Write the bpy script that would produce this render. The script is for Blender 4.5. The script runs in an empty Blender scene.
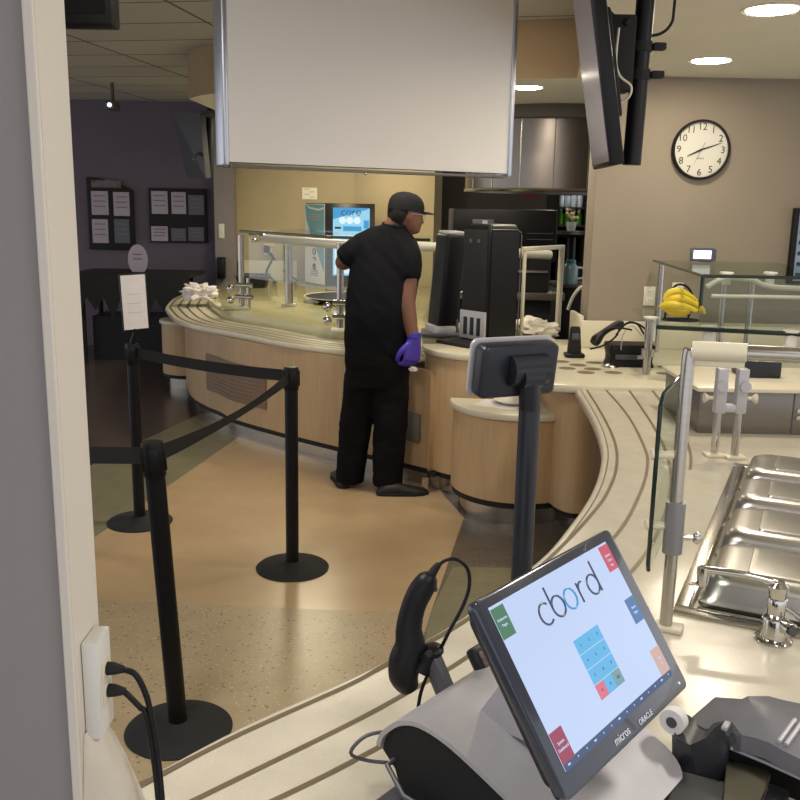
import bpy, bmesh, math, random
from mathutils import Vector, Matrix, noise
random.seed(7)
scn = bpy.context.scene
COL = scn.collection
PI = math.pi
V = Vector

# ------------------------------------------------------------------ camera model
FPX, CAMH, PITCH, ROLL = 900.0, 1.75, math.radians(12.0), math.radians(1.06)
FW = V((0, math.cos(PITCH), -math.sin(PITCH)))
_r0 = V((1, 0, 0)); _u0 = V((0, math.sin(PITCH), math.cos(PITCH)))
RT = _r0 * math.cos(ROLL) + _u0 * math.sin(ROLL)
UP = _u0 * math.cos(ROLL) - _r0 * math.sin(ROLL)
CAM = V((0, 0, CAMH))
def ray(x, y): return FW + RT * ((x - 400) / FPX) - UP * ((y - 400) / FPX)
def oz(x, y, z):
    d = ray(x, y); return CAM + d * ((z - CAMH) / d.z)
def oy(x, y, Y):
    d = ray(x, y); return CAM + d * (Y / d.y)
def oplane(x, y, p, n):
    d = ray(x, y); return CAM + d * ((p - CAM).dot(n) / d.dot(n))

cd = bpy.data.cameras.new('camera'); cam = bpy.data.objects.new('camera', cd); COL.objects.link(cam)
cd.sensor_width = 36; cd.lens = FPX / 800 * 36; cd.clip_start = 0.05; cd.clip_end = 60
m = Matrix((RT, UP, -FW)).transposed().to_4x4(); m.translation = CAM
cam.matrix_world = m
scn.camera = cam

# ------------------------------------------------------------------ materials
def srgb(c):
    return tuple((x / 12.92 if x <= 0.04045 else ((x + 0.055) / 1.055) ** 2.4) for x in [v / 255 for v in c])
def mat(name, rgb, rough=0.5, metal=0.0, vary=0.0, vscale=8.0, stretch=(1, 1, 1), bump=0.0, bscale=60.0, emit=None, coat=0.0, specks=None, spec=0.5, lcd=False):
    """principled material with procedural variation; rgb is 0-255 sRGB"""
    M = bpy.data.materials.new(name); M.use_nodes = True
    nt = M.node_tree; N = nt.nodes; L = nt.links
    b = N['Principled BSDF']
    c = srgb(rgb)
    b.inputs['Base Color'].default_value = (*c, 1); b.inputs['Roughness'].default_value = rough
    b.inputs['Metallic'].default_value = metal; b.inputs['Coat Weight'].default_value = coat
    b.inputs['Specular IOR Level'].default_value = spec
    M.diffuse_color = (*c, 1)
    if lcd: b.inputs['Base Color'].default_value = (0.015, 0.016, 0.02, 1)
    out = None
    if vary or bump or specks:
        tc = N.new('ShaderNodeTexCoord'); mp = N.new('ShaderNodeMapping'); mp.inputs['Scale'].default_value = stretch
        L.new(tc.outputs['Object'], mp.inputs['Vector'])
    if vary:
        nz = N.new('ShaderNodeTexNoise'); nz.inputs['Scale'].default_value = vscale; nz.inputs['Detail'].default_value = 4
        L.new(mp.outputs['Vector'], nz.inputs['Vector'])
        rp = N.new('ShaderNodeValToRGB')
        rp.color_ramp.elements[0].position = 0.3; rp.color_ramp.elements[1].position = 0.7
        rp.color_ramp.elements[0].color = (*[x * (1 - vary) for x in c], 1)
        rp.color_ramp.elements[1].color = (*[min(1, x * (1 + vary)) for x in c], 1)
        L.new(nz.outputs['Fac'], rp.inputs['Fac']); out = rp.outputs['Color']
    if specks:
        for (sc_, thr, col) in specks:
            vo = N.new('ShaderNodeTexVoronoi'); vo.inputs['Scale'].default_value = sc_
            L.new(mp.outputs['Vector'], vo.inputs['Vector'])
            cr = N.new('ShaderNodeValToRGB'); cr.color_ramp.interpolation = 'LINEAR'
            cr.color_ramp.elements[0].position = thr * 0.8; cr.color_ramp.elements[1].position = thr
            cr.color_ramp.elements[0].color = (1, 1, 1, 1); cr.color_ramp.elements[1].color = (0, 0, 0, 1)
            L.new(vo.outputs['Distance'], cr.inputs['Fac'])
            mx = N.new('ShaderNodeMix'); mx.data_type = 'RGBA'
            L.new(cr.outputs['Color'], mx.inputs['Factor'])
            if out: L.new(out, mx.inputs[6])
            else: mx.inputs[6].default_value = (*c, 1)
            mx.inputs[7].default_value = (*srgb(col), 1); out = mx.outputs[2]
    if out: L.new(out, b.inputs['Base Color'])
    if bump:
        n2 = N.new('ShaderNodeTexNoise'); n2.inputs['Scale'].default_value = bscale; n2.inputs['Detail'].default_value = 3
        L.new(mp.outputs['Vector'], n2.inputs['Vector'])
        bp = N.new('ShaderNodeBump'); bp.inputs['Strength'].default_value = bump; bp.inputs['Distance'].default_value = 0.01
        L.new(n2.outputs['Fac'], bp.inputs['Height']); L.new(bp.outputs['Normal'], b.inputs['Normal'])
    if emit:
        b.inputs['Emission Color'].default_value = (*c, 1); b.inputs['Emission Strength'].default_value = emit
    return M
def glass(name, tint=(0.93, 0.97, 0.95), refl=0.10):
    M = bpy.data.materials.new(name); M.use_nodes = True
    nt = M.node_tree; N = nt.nodes; L = nt.links; N.clear()
    o = N.new('ShaderNodeOutputMaterial'); t = N.new('ShaderNodeBsdfTransparent'); g = N.new('ShaderNodeBsdfGlossy')
    t.inputs['Color'].default_value = (*tint, 1); g.inputs['Roughness'].default_value = 0.03
    lw = N.new('ShaderNodeLayerWeight'); lw.inputs['Blend'].default_value = 0.3
    mr = N.new('ShaderNodeMath'); mr.operation = 'MULTIPLY_ADD'; mr.inputs[1].default_value = 0.16; mr.inputs[2].default_value = refl * 0.1
    L.new(lw.outputs['Fresnel'], mr.inputs[0])
    mx = N.new('ShaderNodeMixShader'); L.new(mr.outputs[0], mx.inputs[0]); L.new(t.outputs[0], mx.inputs[1]); L.new(g.outputs[0], mx.inputs[2])
    L.new(mx.outputs[0], o.inputs['Surface']); M.diffuse_color = (*tint, 0.3)
    return M

# ------------------------------------------------------------------ mesh builder
def frame(z, x=None):
    z = V(z).normalized()
    h = V(x) if x is not None else (V((0, 0, 1)) if abs(z.z) < 0.95 else V((1, 0, 0)))
    xx = (h - z * h.dot(z)).normalized(); yy = z.cross(xx)
    return Matrix((xx, yy, z)).transposed()
def axes(o, x, y, z):
    mm = Matrix((x, y, z)).transposed().to_4x4(); mm.translation = V(o); return mm
class MB:
    def __init__(s): s.b = bmesh.new()
    def box(s, c, d, mw=None, bev=0.0, seg=2, rz=0.0):
        t = bmesh.new(); bmesh.ops.create_cube(t, size=1)
        for v in t.verts: v.co = V((v.co.x * d[0], v.co.y * d[1], v.co.z * d[2]))
        if bev: bmesh.ops.bevel(t, geom=t.edges[:], offset=bev, segments=seg, affect='EDGES', profile=0.5)
        X = Matrix.Translation(V(c)) @ Matrix.Rotation(rz, 4, 'Z')
        if mw is not None: X = mw @ X
        return s.add(t, X)
    def add(s, t, X=None):
        if X is not None: t.transform(X)
        me = bpy.data.meshes.new('t'); t.to_mesh(me); t.free(); s.b.from_mesh(me); bpy.data.meshes.remove(me); return s
    def tube(s, pts, r, seg=10, closed=False, cap=True, flat=1.0, up=None):
        pts = [V(p) for p in pts]; n = len(pts); rs = r if isinstance(r, (list, tuple)) else [r] * n
        rings = []; prev = None
        for i, p in enumerate(pts):
            a = pts[i - 1] if (i > 0 or closed) else p; c = pts[(i + 1) % n] if (i < n - 1 or closed) else p
            t = (c - a)
            if t.length < 1e-9: t = V((0, 0, 1))
            t.normalize()
            if up is not None: x = V(up) - t * V(up).dot(t); x.normalize()
            elif prev is None: x = frame(t).col[0].copy()
            else:
                x = prev - t * prev.dot(t)
                x = x.normalized() if x.length > 1e-6 else frame(t).col[0].copy()
            prev = x; y = t.cross(x)
            rings.append([s.b.verts.new(p + (x * math.cos(2 * PI * k / seg) * flat + y * math.sin(2 * PI * k / seg)) * rs[i]) for k in range(seg)])
        m_ = n if closed else n - 1
        for i in range(m_):
            A = rings[i]; B = rings[(i + 1) % n]
            for k in range(seg): s.b.faces.new((A[k], A[(k + 1) % seg], B[(k + 1) % seg], B[k]))
        if cap and not closed: s.b.faces.new(rings[0][::-1]); s.b.faces.new(rings[-1])
        return s
    def cyl(s, a, b, r, seg=20, r2=None): return s.tube([a, b], [r, r if r2 is None else r2], seg)
    def lathe(s, prof, X=None, seg=32, sx=1, sy=1):
        X = X or Matrix.Identity(4); rings = []
        for (r, z) in prof:
            if r < 1e-6: rings.append([s.b.verts.new(X @ V((0, 0, z)))])
            else: rings.append([s.b.verts.new(X @ V((r * sx * math.cos(2 * PI * k / seg), r * sy * math.sin(2 * PI * k / seg), z))) for k in range(seg)])
        for A, B in zip(rings, rings[1:]):
            for k in range(seg):
                q = [A[k % len(A)], A[(k + 1) % len(A)], B[(k + 1) % len(B)], B[k % len(B)]]
                u = []
                for v in q:
                    if v not in u: u.append(v)
                if len(u) > 2:
                    try: s.b.faces.new(u)
                    except ValueError: pass
        ring = prof[0][0] > .004 and prof[-1][0] > .004 and abs(prof[0][1] - prof[-1][1]) < .03
        if ring:
            A, B = rings[-1], rings[0]
            for k in range(seg): s.b.faces.new((A[k], A[(k + 1) % seg], B[(k + 1) % seg], B[k]))
        else:
            if len(rings[0]) > 1: s.b.faces.new(rings[0][::-1])
            if len(rings[-1]) > 1: s.b.faces.new(rings[-1])
        return s
    def prism(s, poly, z0, z1, X=None, bev=0.0, seg=2):
        """vertical extrusion of a 2D outline, optionally bevelling the top and bottom rim"""
        t = bmesh.new()
        lo = [t.verts.new((p[0], p[1], z0)) for p in poly]; hi = [t.verts.new((p[0], p[1], z1)) for p in poly]
        n = len(poly); t.faces.new(lo[::-1]); t.faces.new(hi)
        for i in range(n): t.faces.new((lo[i], lo[(i + 1) % n], hi[(i + 1) % n], hi[i]))
        bmesh.ops.recalc_face_normals(t, faces=t.faces[:])
        if bev:
            es = [e for e in t.edges if abs(e.verts[0].co.z - e.verts[1].co.z) < 1e-7]
            bmesh.ops.bevel(t, geom=es, offset=bev, segments=seg, affect='EDGES', profile=0.5, clamp_overlap=True)
        return s.add(t, X)
    def wall(s, pts, z0, z1, th, nrm=1):
        """upright band following a plan polyline"""
        off = offset(pts, th * nrm)
        poly = [tuple(p[:2]) for p in pts] + [tuple(p[:2]) for p in off[::-1]]
        n = len(pts)
        A = [[s.b.verts.new((q[0], q[1], z)) for q in pts] for z in (z0, z1)]
        B = [[s.b.verts.new((q[0], q[1], z)) for q in off] for z in (z0, z1)]
        f = s.b.faces.new
        for i in range(n - 1):
            f((A[0][i], A[0][i + 1], A[1][i + 1], A[1][i])); f((B[0][i + 1], B[0][i], B[1][i], B[1][i + 1]))
            f((A[1][i], A[1][i + 1], B[1][i + 1], B[1][i])); f((A[0][i + 1], A[0][i], B[0][i], B[0][i + 1]))
        f((A[0][0], A[1][0], B[1][0], B[0][0])); f((A[0][-1], B[0][-1], B[1][-1], A[1][-1]))
        return s
    def ribbon(s, pts, w, h=0.002):
        """flat strip following a path on a level top"""
        a = offset(pts, w / 2); b = offset(pts, -w / 2); z = pts[0][2]
        return s.grid([[V((p[0], p[1], z + h)) for p in a], [V((p[0], p[1], z + h)) for p in b]])
    def grid(s, rows):
        R = [[s.b.verts.new(p) for p in r_] for r_ in rows]
        for A, B in zip(R, R[1:]):
            for i in range(len(A) - 1): s.b.faces.new((A[i], A[i + 1], B[i + 1], B[i]))
        return s
    def loft(s, rings, cap=True):
        R = [[s.b.verts.new(p) for p in r_] for r_ in rings]; n = len(R[0])
        for A, B in zip(R, R[1:]):
            for k in range(n): s.b.faces.new((A[k], A[(k + 1) % n], B[(k + 1) % n], B[k]))
        if cap: s.b.faces.new(R[0][::-1]); s.b.faces.new(R[-1])
        return s
    def quad(s, *p): s.b.faces.new([s.b.verts.new(V(q)) for q in p]); return s
    def ball(s, c, r, seg=16, X=None):
        t = bmesh.new(); bmesh.ops.create_uvsphere(t, u_segments=seg, v_segments=max(6, seg // 2), radius=1)
        r = r if isinstance(r, (tuple, list)) else (r, r, r)
        mm = Matrix.Translation(V(c)) @ (X or Matrix.Identity(4)) @ Matrix.Diagonal((*r, 1))
        return s.add(t, mm)
    def crumple(s, c, d, amp, sub=4, freq=6.0, seed=0):
        t = bmesh.new(); bmesh.ops.create_icosphere(t, subdivisions=sub, radius=1)
        for v in t.verts:
            p = v.co.copy(); q = p * freq * 0.35 + V((seed * 3.1, seed, 0))
            k = 1 + amp * (abs(noise.noise(q)) * 2.2 - 0.4 + 0.6 * noise.noise(q * 2.7))
            p = p * k
            if p.z < -0.55: p.z = -0.55
            v.co = V((p.x * d[0], p.y * d[1], (p.z + 0.55) * d[2]))
        return s.add(t, Matrix.Translation(V(c)))
def offset(pts, d):
    """plan offset of a polyline, positive to the left of travel"""
    P = [V((p[0], p[1], p[2] if len(p) > 2 else 0)) for p in pts]; out = []
    for i, p in enumerate(P):
        a = P[max(0, i - 1)]; b = P[min(len(P) - 1, i + 1)]
        t = b - a; t.z = 0
        if t.length < 1e-9: t = V((1, 0, 0))
        t.normalize(); out.append(p + V((-t.y, t.x, 0)) * d)
    return out
def smooth(pts, n=6):
    """Catmull-Rom through points"""
    P = [V(p) for p in pts]; out = []
    for i in range(len(P) - 1):
        p0 = P[max(0, i - 1)]; p1 = P[i]; p2 = P[i + 1]; p3 = P[min(len(P) - 1, i + 2)]
        for k in range(n):
            t = k / n
            out.append(0.5 * ((2 * p1) + (p2 - p0) * t + (2 * p0 - 5 * p1 + 4 * p2 - p3) * t * t + (3 * p1 - p0 - 3 * p2 + p3) * t ** 3))
    out.append(P[-1]); return out

WORLD = {}
def thing(name, label, cat, loc=(0, 0, 0), group=None, rz=0.0):
    o = bpy.data.objects.new(name, None); COL.objects.link(o); o.empty_display_size = 0.1
    o.location = loc; o.rotation_euler = (0, 0, rz); o['label'] = label; o['category'] = cat
    if group: o['group'] = group
    WORLD[o] = Matrix.Translation(V(loc)) @ Matrix.Rotation(rz, 4, 'Z')
    return o
def obj(name, mb, material, parent=None, sm=True, label=None, local=False, recalc=True):
    """link a mesh built in world space (or in its parent's space when local) as one object"""
    b = mb.b
    if recalc: bmesh.ops.recalc_face_normals(b, faces=b.faces[:])
    me = bpy.data.meshes.new(name)
    W = Matrix.Identity(4)
    if parent is not None:
        W = WORLD[parent]
        if not local: b.transform(W.inverted())
    b.to_mesh(me); b.free()
    mats = material if isinstance(material, (list, tuple)) else [material]
    for q in mats: me.materials.append(q)
    if sm and len(me.polygons):
        me.polygons.foreach_set('use_smooth', [True] * len(me.polygons))
        try: me.set_sharp_from_angle(angle=math.radians(38))
        except Exception: pass
    o = bpy.data.objects.new(name, me); COL.objects.link(o)
    if parent is not None: o.parent = parent
    WORLD[o] = W
    if label: o['label'] = label
    return o
def tag(o, label, cat, group=None):
    o['label'] = label; o['category'] = cat
    if group: o['group'] = group
    return o
def struct(name, mb, material, sm=False):
    o = obj(name, mb, material, None, sm); o['kind'] = 'structure'; return o
def kids(o): return [c for c in bpy.data.objects if c.parent == o]
def dup(o, label=None, loc=None, rz=None, parent=None):
    c = o.copy(); COL.objects.link(c)
    if parent is not None: c.parent = parent
    if loc is not None: c.location = loc
    if rz is not None: c.rotation_euler = (0, 0, rz)
    if label: c['label'] = label
    for k in kids(o): dup(k, parent=c)
    return c
def bake(o):
    """apply modifiers of an object into its own mesh"""
    dg = bpy.context.evaluated_depsgraph_get(); dg.update()
    me = bpy.data.meshes.new_from_object(o.evaluated_get(dg)); o.modifiers.clear(); o.data = me
    me.polygons.foreach_set('use_smooth', [True] * len(me.polygons)); return o
def text(name, body, size, X, material, parent, extrude=0.0004, align='CENTER', label=None):
    """lettering as a mesh: X maps the letters' plane into the world"""
    cu = bpy.data.curves.new(name, 'FONT'); cu.body = body; cu.size = size; cu.extrude = extrude
    cu.align_x = align; cu.align_y = 'CENTER'; cu.resolution_u = 4
    t = bpy.data.objects.new(name, cu); COL.objects.link(t)
    dg = bpy.context.evaluated_depsgraph_get(); dg.update()
    me = bpy.data.meshes.new_from_object(t.evaluated_get(dg))
    bpy.data.objects.remove(t); bpy.data.curves.remove(cu)
    mb = MB(); mb.b.from_mesh(me); bpy.data.meshes.remove(me); mb.b.transform(X)
    return obj(name, mb, material, parent, sm=False, label=label, recalc=False)
# ------------------------------------------------------------------ palette
m_floor = mat('terrazzo_dark', (104, 95, 86), 0.28, vary=0.12, vscale=9, specks=[(55, 0.22, (150, 138, 120)), (38, 0.16, (58, 52, 48))])
m_tan = mat('terrazzo_tan', (186, 160, 124), 0.26, vary=0.05, vscale=5, specks=[(70, 0.12, (196, 164, 122))])
m_speck = mat('terrazzo_speckled', (172, 154, 124), 0.3, vary=0.06, vscale=6, specks=[(34, 0.20, (124, 106, 84)), (48, 0.2, (200, 186, 156))])
m_green = mat('terrazzo_green', (128, 124, 98), 0.3, vary=0.1, vscale=8, specks=[(60, 0.2, (156, 150, 124))])
m_brown = mat('floor_brown', (84, 72, 66), 0.25, vary=0.1, vscale=4)
m_taupe = mat('wall_taupe', (144, 133, 118), 0.85, vary=0.03, vscale=3, bump=0.05, bscale=180)
m_beige = mat('wall_beige', (178, 164, 134), 0.8, vary=0.03, vscale=3)
m_dkwall = mat('wall_dark', (98, 93, 88), 0.8, vary=0.05, vscale=3)
m_lilac = mat('wall_lilac', (104, 96, 112), 0.85, vary=0.04, vscale=3)
m_pier = mat('wall_pier', (140, 132, 134), 0.85, vary=0.03, vscale=3)
m_partition = mat('partition_grey', (150, 145, 143), 0.7, vary=0.03, vscale=2)
m_return = mat('partition_cream', (222, 214, 202), 0.6, vary=0.02, vscale=4)
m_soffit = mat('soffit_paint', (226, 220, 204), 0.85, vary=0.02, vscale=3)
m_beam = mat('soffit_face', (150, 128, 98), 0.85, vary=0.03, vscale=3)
m_counter = mat('solid_surface', (198, 191, 173), 0.24, vary=0.05, vscale=14, specks=[(120, 0.14, (178, 166, 138)), (90, 0.1, (222, 214, 192))])
m_rim = mat('counter_rim', (210, 203, 180), 0.3, vary=0.03, vscale=10)
m_groove = mat('groove_inlay', (118, 104, 82), 0.4, 0.3, vary=0.1, vscale=20)
m_wood = mat('maple_laminate', (194, 164, 124), 0.45, vary=0.07, vscale=5, stretch=(6, 6, 0.7))
m_steel = mat('brushed_steel', (186, 182, 174), 0.26, 1.0, vary=0.06, vscale=10, stretch=(1, 1, 12))
m_lid = mat('lid_steel', (194, 192, 188), 0.30, 1.0, vary=0.06, vscale=7, bump=0.04, bscale=16)
m_chrome = mat('chrome', (205, 203, 198), 0.10, 1.0)
m_alu = mat('aluminium', (196, 200, 212), 0.32, 0.85)
m_black = mat('black_plastic', (16, 16, 19), 0.45, vary=0.08, vscale=30, spec=.3)
m_blackm = mat('black_matt', (22, 22, 24), 0.75, vary=0.1, vscale=20)
m_dkgrey = mat('dark_grey_plastic', (74, 74, 79), 0.45, vary=0.05, vscale=40)
m_navy = mat('blue_black_plastic', (27, 31, 41), 0.36, vary=0.06, vscale=20)
m_silver = mat('silver_paint', (178, 176, 180), 0.42, 0.25, vary=0.03, vscale=30)
m_white = mat('white_plastic', (226, 224, 218), 0.4)
m_ivory = mat('ivory_plastic', (226, 218, 196), 0.4)
m_cream = mat('cream_fitting', (214, 206, 182), 0.4)
m_paper = mat('paper', (226, 222, 222), 0.8, vary=0.03, vscale=40)
m_lens = mat('lamp_lens', (255, 232, 196), 0.5, emit=6.0)
m_glass = glass('clear_glass', (0.965, 0.985, 0.975))
m_glass_t = glass('tinted_glass', (0.90, 0.94, 0.91), 0.12)
m_gedge = mat('glass_edge', (26, 42, 38), 0.15, vary=0.1, vscale=20)
m_ink = mat('ink', (28, 28, 32), 0.6)

CZ, SZ = 2.95, 2.59      # dining ceiling, lowered soffit
TRAY, DECK = 0.81, 0.88

# ------------------------------------------------------------------ floor and its inlaid zones
f = MB(); f.box((-1, 5.5, -0.05), (14, 16, 0.1)); struct('floor', f, m_floor)
def zone(name, px, material, z=0.0015):
    q = MB(); q.prism([oz(x, y, 0)[:2] for x, y in px], 0.0, z)
    return struct(name, q, material)
zone('trim_1', [(94, 600), (94, 538), (236, 439), (320, 384), (425, 468), (445, 497), (464, 518), (431, 612), (370, 612)], m_tan)
zone('trim_2', [(94, 600), (370, 612), (431, 612), (405, 700), (330, 900), (40, 900)], m_speck)
zone('trim_3', [(453, 567), (560, 569), (520, 640), (425, 640), (431, 612)], m_green)
zone('trim_4', [(60, 480), (195, 416), (300, 388), (320, 384), (236, 439), (94, 538), (60, 565)], m_green)
zone('trim_5', [(60, 480), (195, 416), (300, 388), (200, 330), (60, 335)], m_brown)

# ------------------------------------------------------------------ walls, ceiling
def ceiling_tiles():
    M = mat('ceiling_tile', (176, 168, 152), 0.9)
    nt = M.node_tree; N = nt.nodes; L = nt.links
    tc = N.new('ShaderNodeTexCoord'); mp = N.new('ShaderNodeMapping'); mp.inputs['Rotation'].default_value = (0, 0, math.radians(10))
    br = N.new('ShaderNodeTexBrick'); br.offset = 0; br.inputs['Scale'].default_value = 1
    br.inputs['Brick Width'].default_value = 1.22; br.inputs['Row Height'].default_value = 0.61
    br.inputs['Mortar Size'].default_value = 0.012; br.inputs['Mortar Smooth'].default_value = 0.1
    br.inputs['Color1'].default_value = (*srgb((186, 182, 172)), 1); br.inputs['Color2'].default_value = (*srgb((178, 174, 165)), 1)
    br.inputs['Mortar'].default_value = (*srgb((96, 90, 82)), 1)
    L.new(tc.outputs['Object'], mp.inputs['Vector']); L.new(mp.outputs['Vector'], br.inputs['Vector'])
    L.new(br.outputs['Color'], N['Principled BSDF'].inputs['Base Color']); return M
q = MB(); q.box((-1, 5.5, CZ + 0.05), (14, 16, 0.1)); struct('ceiling', q, ceiling_tiles())

q = MB(); q.box((-4.5, 11.3, 1.475), (6.0, 0.2, 2.95)); struct('wall_left', q, m_lilac)
xa, xb = oy(217, 250, 10.9).x, oy(236, 250, 10.9).x
q = MB(); q.box(((xa + xb) / 2, 11.1, 1.475), (xb - xa, 0.6, 2.95)); struct('wall_pier', q, m_pier)
cb = oy(354, 250, 11.0)
q = MB(); q.box(((xb + cb.x) / 2, 11.1, 1.475), (cb.x - xb, 0.2, 2.95)); struct('wall_back', q, m_beige)
ce = oy(433, 250, 10.3)
q = MB(); q.wall([(cb.x, 11.0), (ce.x, 10.3)], 0, 2.95, 0.15, 1); struct('wall_angled', q, m_beige)
q = MB(); q.box((2.2, 11.0, 1.475), (4.4, 0.2, 2.95)); struct('wall_kitchen', q, m_dkwall)
WX = oy(592, 250, 5.95).x
q = MB(); q.box((WX + 1.75, 6.08, 1.31), (3.5, 0.26, 2.62)); struct('wall_right', q, m_taupe)
# partition end beside the camera
q = MB(); q.box((-1.856, 1.03, 1.475), (2.94, 0.085, 2.95)); struct('wall_near', q, m_partition)
q = MB(); q.box((-0.3845, 1.0305, 1.475), (0.003, 0.086, 2.95)); q.box((-0.389, 0.985, 1.475), (0.012, 0.006, 2.95), bev=0.002); struct('trim_6', q, m_return)

# lowered soffit over the servery
sp = [oz(189, 99, SZ), oz(218, 93, SZ), oz(350, 84, SZ), oz(470, 80, SZ), oz(577, 78, SZ)]
sp = [(p.x, p.y) for p in smooth(sp, 5)]
er = oz(600, 0, SZ)
outl = sp + [(er.x, er.y), (er.x - 0.15, 1.0), (er.x - 0.15, -2.4), (5.9, -2.4), (5.9, 10.9), (sp[0][0] + 0.15, 10.9)]
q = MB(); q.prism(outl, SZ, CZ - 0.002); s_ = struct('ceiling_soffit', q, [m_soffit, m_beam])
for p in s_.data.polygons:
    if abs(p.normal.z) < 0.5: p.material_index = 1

# ------------------------------------------------------------------ recessed lights
LIGHTS = []
def downlight(p, r, label, power, col=(1.0, 0.88, 0.70)):
    t = thing('recessed_light', label, 'ceiling light', (p[0], p[1], SZ), 'recessed ceiling lights')
    a = MB(); a.lathe([(r, -0.001), (r * 1.14, -0.006), (r * 1.16, 0.0), (r, 0.002)], Matrix.Translation(V((p[0], p[1], SZ - 0.001))), 36); obj('trim_ring', a, m_white, t)
    a = MB(); a.lathe([(0, -0.004), (r * 0.99, -0.0035), (r * 0.99, 0.0)], Matrix.Translation(V((p[0], p[1], SZ))), 32); obj('lens', a, m_lens, t)
    lamp('downlight', (p[0], p[1], SZ - 0.006), power, r * 1.96, col)
def lamp(name, loc, power, size, col=(1.0, 0.88, 0.70), aim=(0, 0, -1), sy=None, spread=None):
    d = bpy.data.lights.new(name, 'AREA'); d.energy = power; d.color = col
    d.shape = 'RECTANGLE' if sy else 'DISK'; d.size = size
    if sy: d.size_y = sy
    if spread: d.spread = spread
    o = bpy.data.objects.new(name, d); COL.objects.link(o); o.location = loc
    o.rotation_euler = V(aim).to_track_quat('-Z', 'Y').to_euler(); o.visible_camera = True; return o
downlight(oz(772, 9, SZ), 0.105, 'bright round ceiling light nearest, at the top right corner', 12)
downlight(oz(711, 60, SZ), 0.105, 'bright round ceiling light just in front of the clock wall', 9)
downlight(oz(527, 87, SZ), 0.105, 'small round ceiling light beside the hanging white panel, above steel hood', 9)

# ------------------------------------------------------------------ near serving counter
edge = [(143, 778), (240, 727), (350, 678), (392, 655), (460, 617), (538, 559), (568, 526), (590, 494), (600, 467), (601, 445), (592, 418), (575, 388)]
NC = 0.85
ed = smooth([oz(95, 800.5, NC)] + [oz(x, y - 2, NC) for x, y in edge[:3]] + [oz(x, y, NC) for x, y in edge[3:]], 5)
t = thing('serving_counter', 'cream solid-surface serving counter sweeping in an s-curve with tray grooves', 'counter', (0.8, 1.5, 0))
q = MB(); q.prism([(p.x, p.y) for p in ed] + [(1.0, 4.60), (3.2, 4.58), (3.2, 0.62), (-0.381, 0.62), (-0.381, 1.078), (ed[0].x, 1.078)], NC - 0.045, NC, bev=0.014, seg=3); obj('counter_top', q, m_counter, t)
ins = offset(ed, -0.30)
q = MB(); q.prism([(p.x, p.y) for p in ins[3:-2]] + [(1.25, 4.55), (3.1, 4.55), (3.1, 0.8), (-0.05, 0.8)], 0.0, NC - 0.0455); obj('base_cabinet', q, m_wood, t)
gro = [[(110, 797), (150, 780), (240, 734.5), (350, 684.6), (392, 661), (460, 624), (530, 575), (568, 540), (592, 514), (606, 495), (616, 470), (615.5, 445), (604, 418), (587, 390)],
       [(160, 817), (189, 803), (240, 778), (350, 724), (407, 693), (469, 656), (560, 590), (617, 534), (638, 498), (647, 470), (645, 449), (628, 416), (606, 390)],
       [(250, 812), (350, 763), (480, 690), (575, 625), (633, 570), (660, 528), (671, 485), (667, 455), (652, 424), (629, 390)],
       [(690, 470), (690, 452), (678, 424), (652, 390)]]
for g in gro:
    pts = [V((p.x, p.y, NC)) for p in smooth([oz(x, y, NC) for x, y in g], 6)]
    pts = [p for p in pts if p.x > ed[0].x + .01 and p.y > 1.09]
    q = MB(); q.ribbon(pts, 0.011, 0.0012); obj('tray_groove', q, m_groove, t)
q = MB(); q.ribbon([V((p.x, p.y, NC)) for p in offset(ed, -0.024)][1:], 0.004, 0.001); obj('edge_seam', q, m_groove, t)

# ------------------------------------------------------------------ far curved servery
tr = [(192, 290.5), (174, 298), (166, 306), (166, 309), (170, 314), (176, 319), (192, 325), (230, 332), (270, 340), (300, 345), (342, 350), (390, 354), (421, 357)]
TP = smooth([oz(x, y, TRAY) for x, y in tr], 4)
TP = [V((p.x, p.y, TRAY)) for p in TP]
t = thing('curved_servery', 'long curved maple-fronted servery with grooved tray slide and glossy cream deck', 'counter', (-0.9, 7.5, 0))
TI = offset(TP, 0.42)
q = MB()
q.prism([(p.x, p.y) for p in TP] + [(p.x, p.y) for p in TI[::-1]], TRAY - 0.04, TRAY, bev=0.012, seg=2); obj('tray_slide', q, m_rim, t)
for k in (0.045, 0.12, 0.2, 0.29):
    q = MB(); q.ribbon(offset(TP, k)[2:], 0.018, 0.0015); obj('tray_groove', q, m_groove, t)
m_deck = mat('polished_deck', (196, 190, 150), 0.10, vary=0.05, vscale=12, specks=[(90, 0.12, (172, 164, 130))])
D = offset(TP, 0.40)
dk = [(p.x, p.y) for p in D[6:]] + [(0.62, 6.3), (0.42, 7.3), (0.42, 9.2), (ce.x - 0.04, 10.22), (cb.x - 0.03, 10.94), (xb + 0.02, 10.94), (xb + .01, 10.72), (-2.06, 10.6)]
q = MB(); q.prism(dk, TRAY - 0.04, DECK, bev=0.01); obj('deck', q, m_deck, t)
bd = [(186, 372), (187, 386), (192, 398), (206, 407), (220, 413), (236, 421), (285, 435), (337, 448), (425, 469.5), (432, 471)]
BP = smooth([oz(x, y, 0.13) for x, y in bd], 4)
q = MB(); q.wall(BP, 0.14, TRAY - 0.0405, 0.04, 1); obj('front_panel', q, m_wood, t)
q = MB(); q.wall(offset(BP, 0.004), 0.105, 0.1395, 0.04, 1); obj('base_band', q, m_blackm, t)
q = MB(); q.wall(offset(BP, 0.07), 0.0, 0.1045, 0.02, 1); obj('toe_kick', q, m_steel, t)
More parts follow.
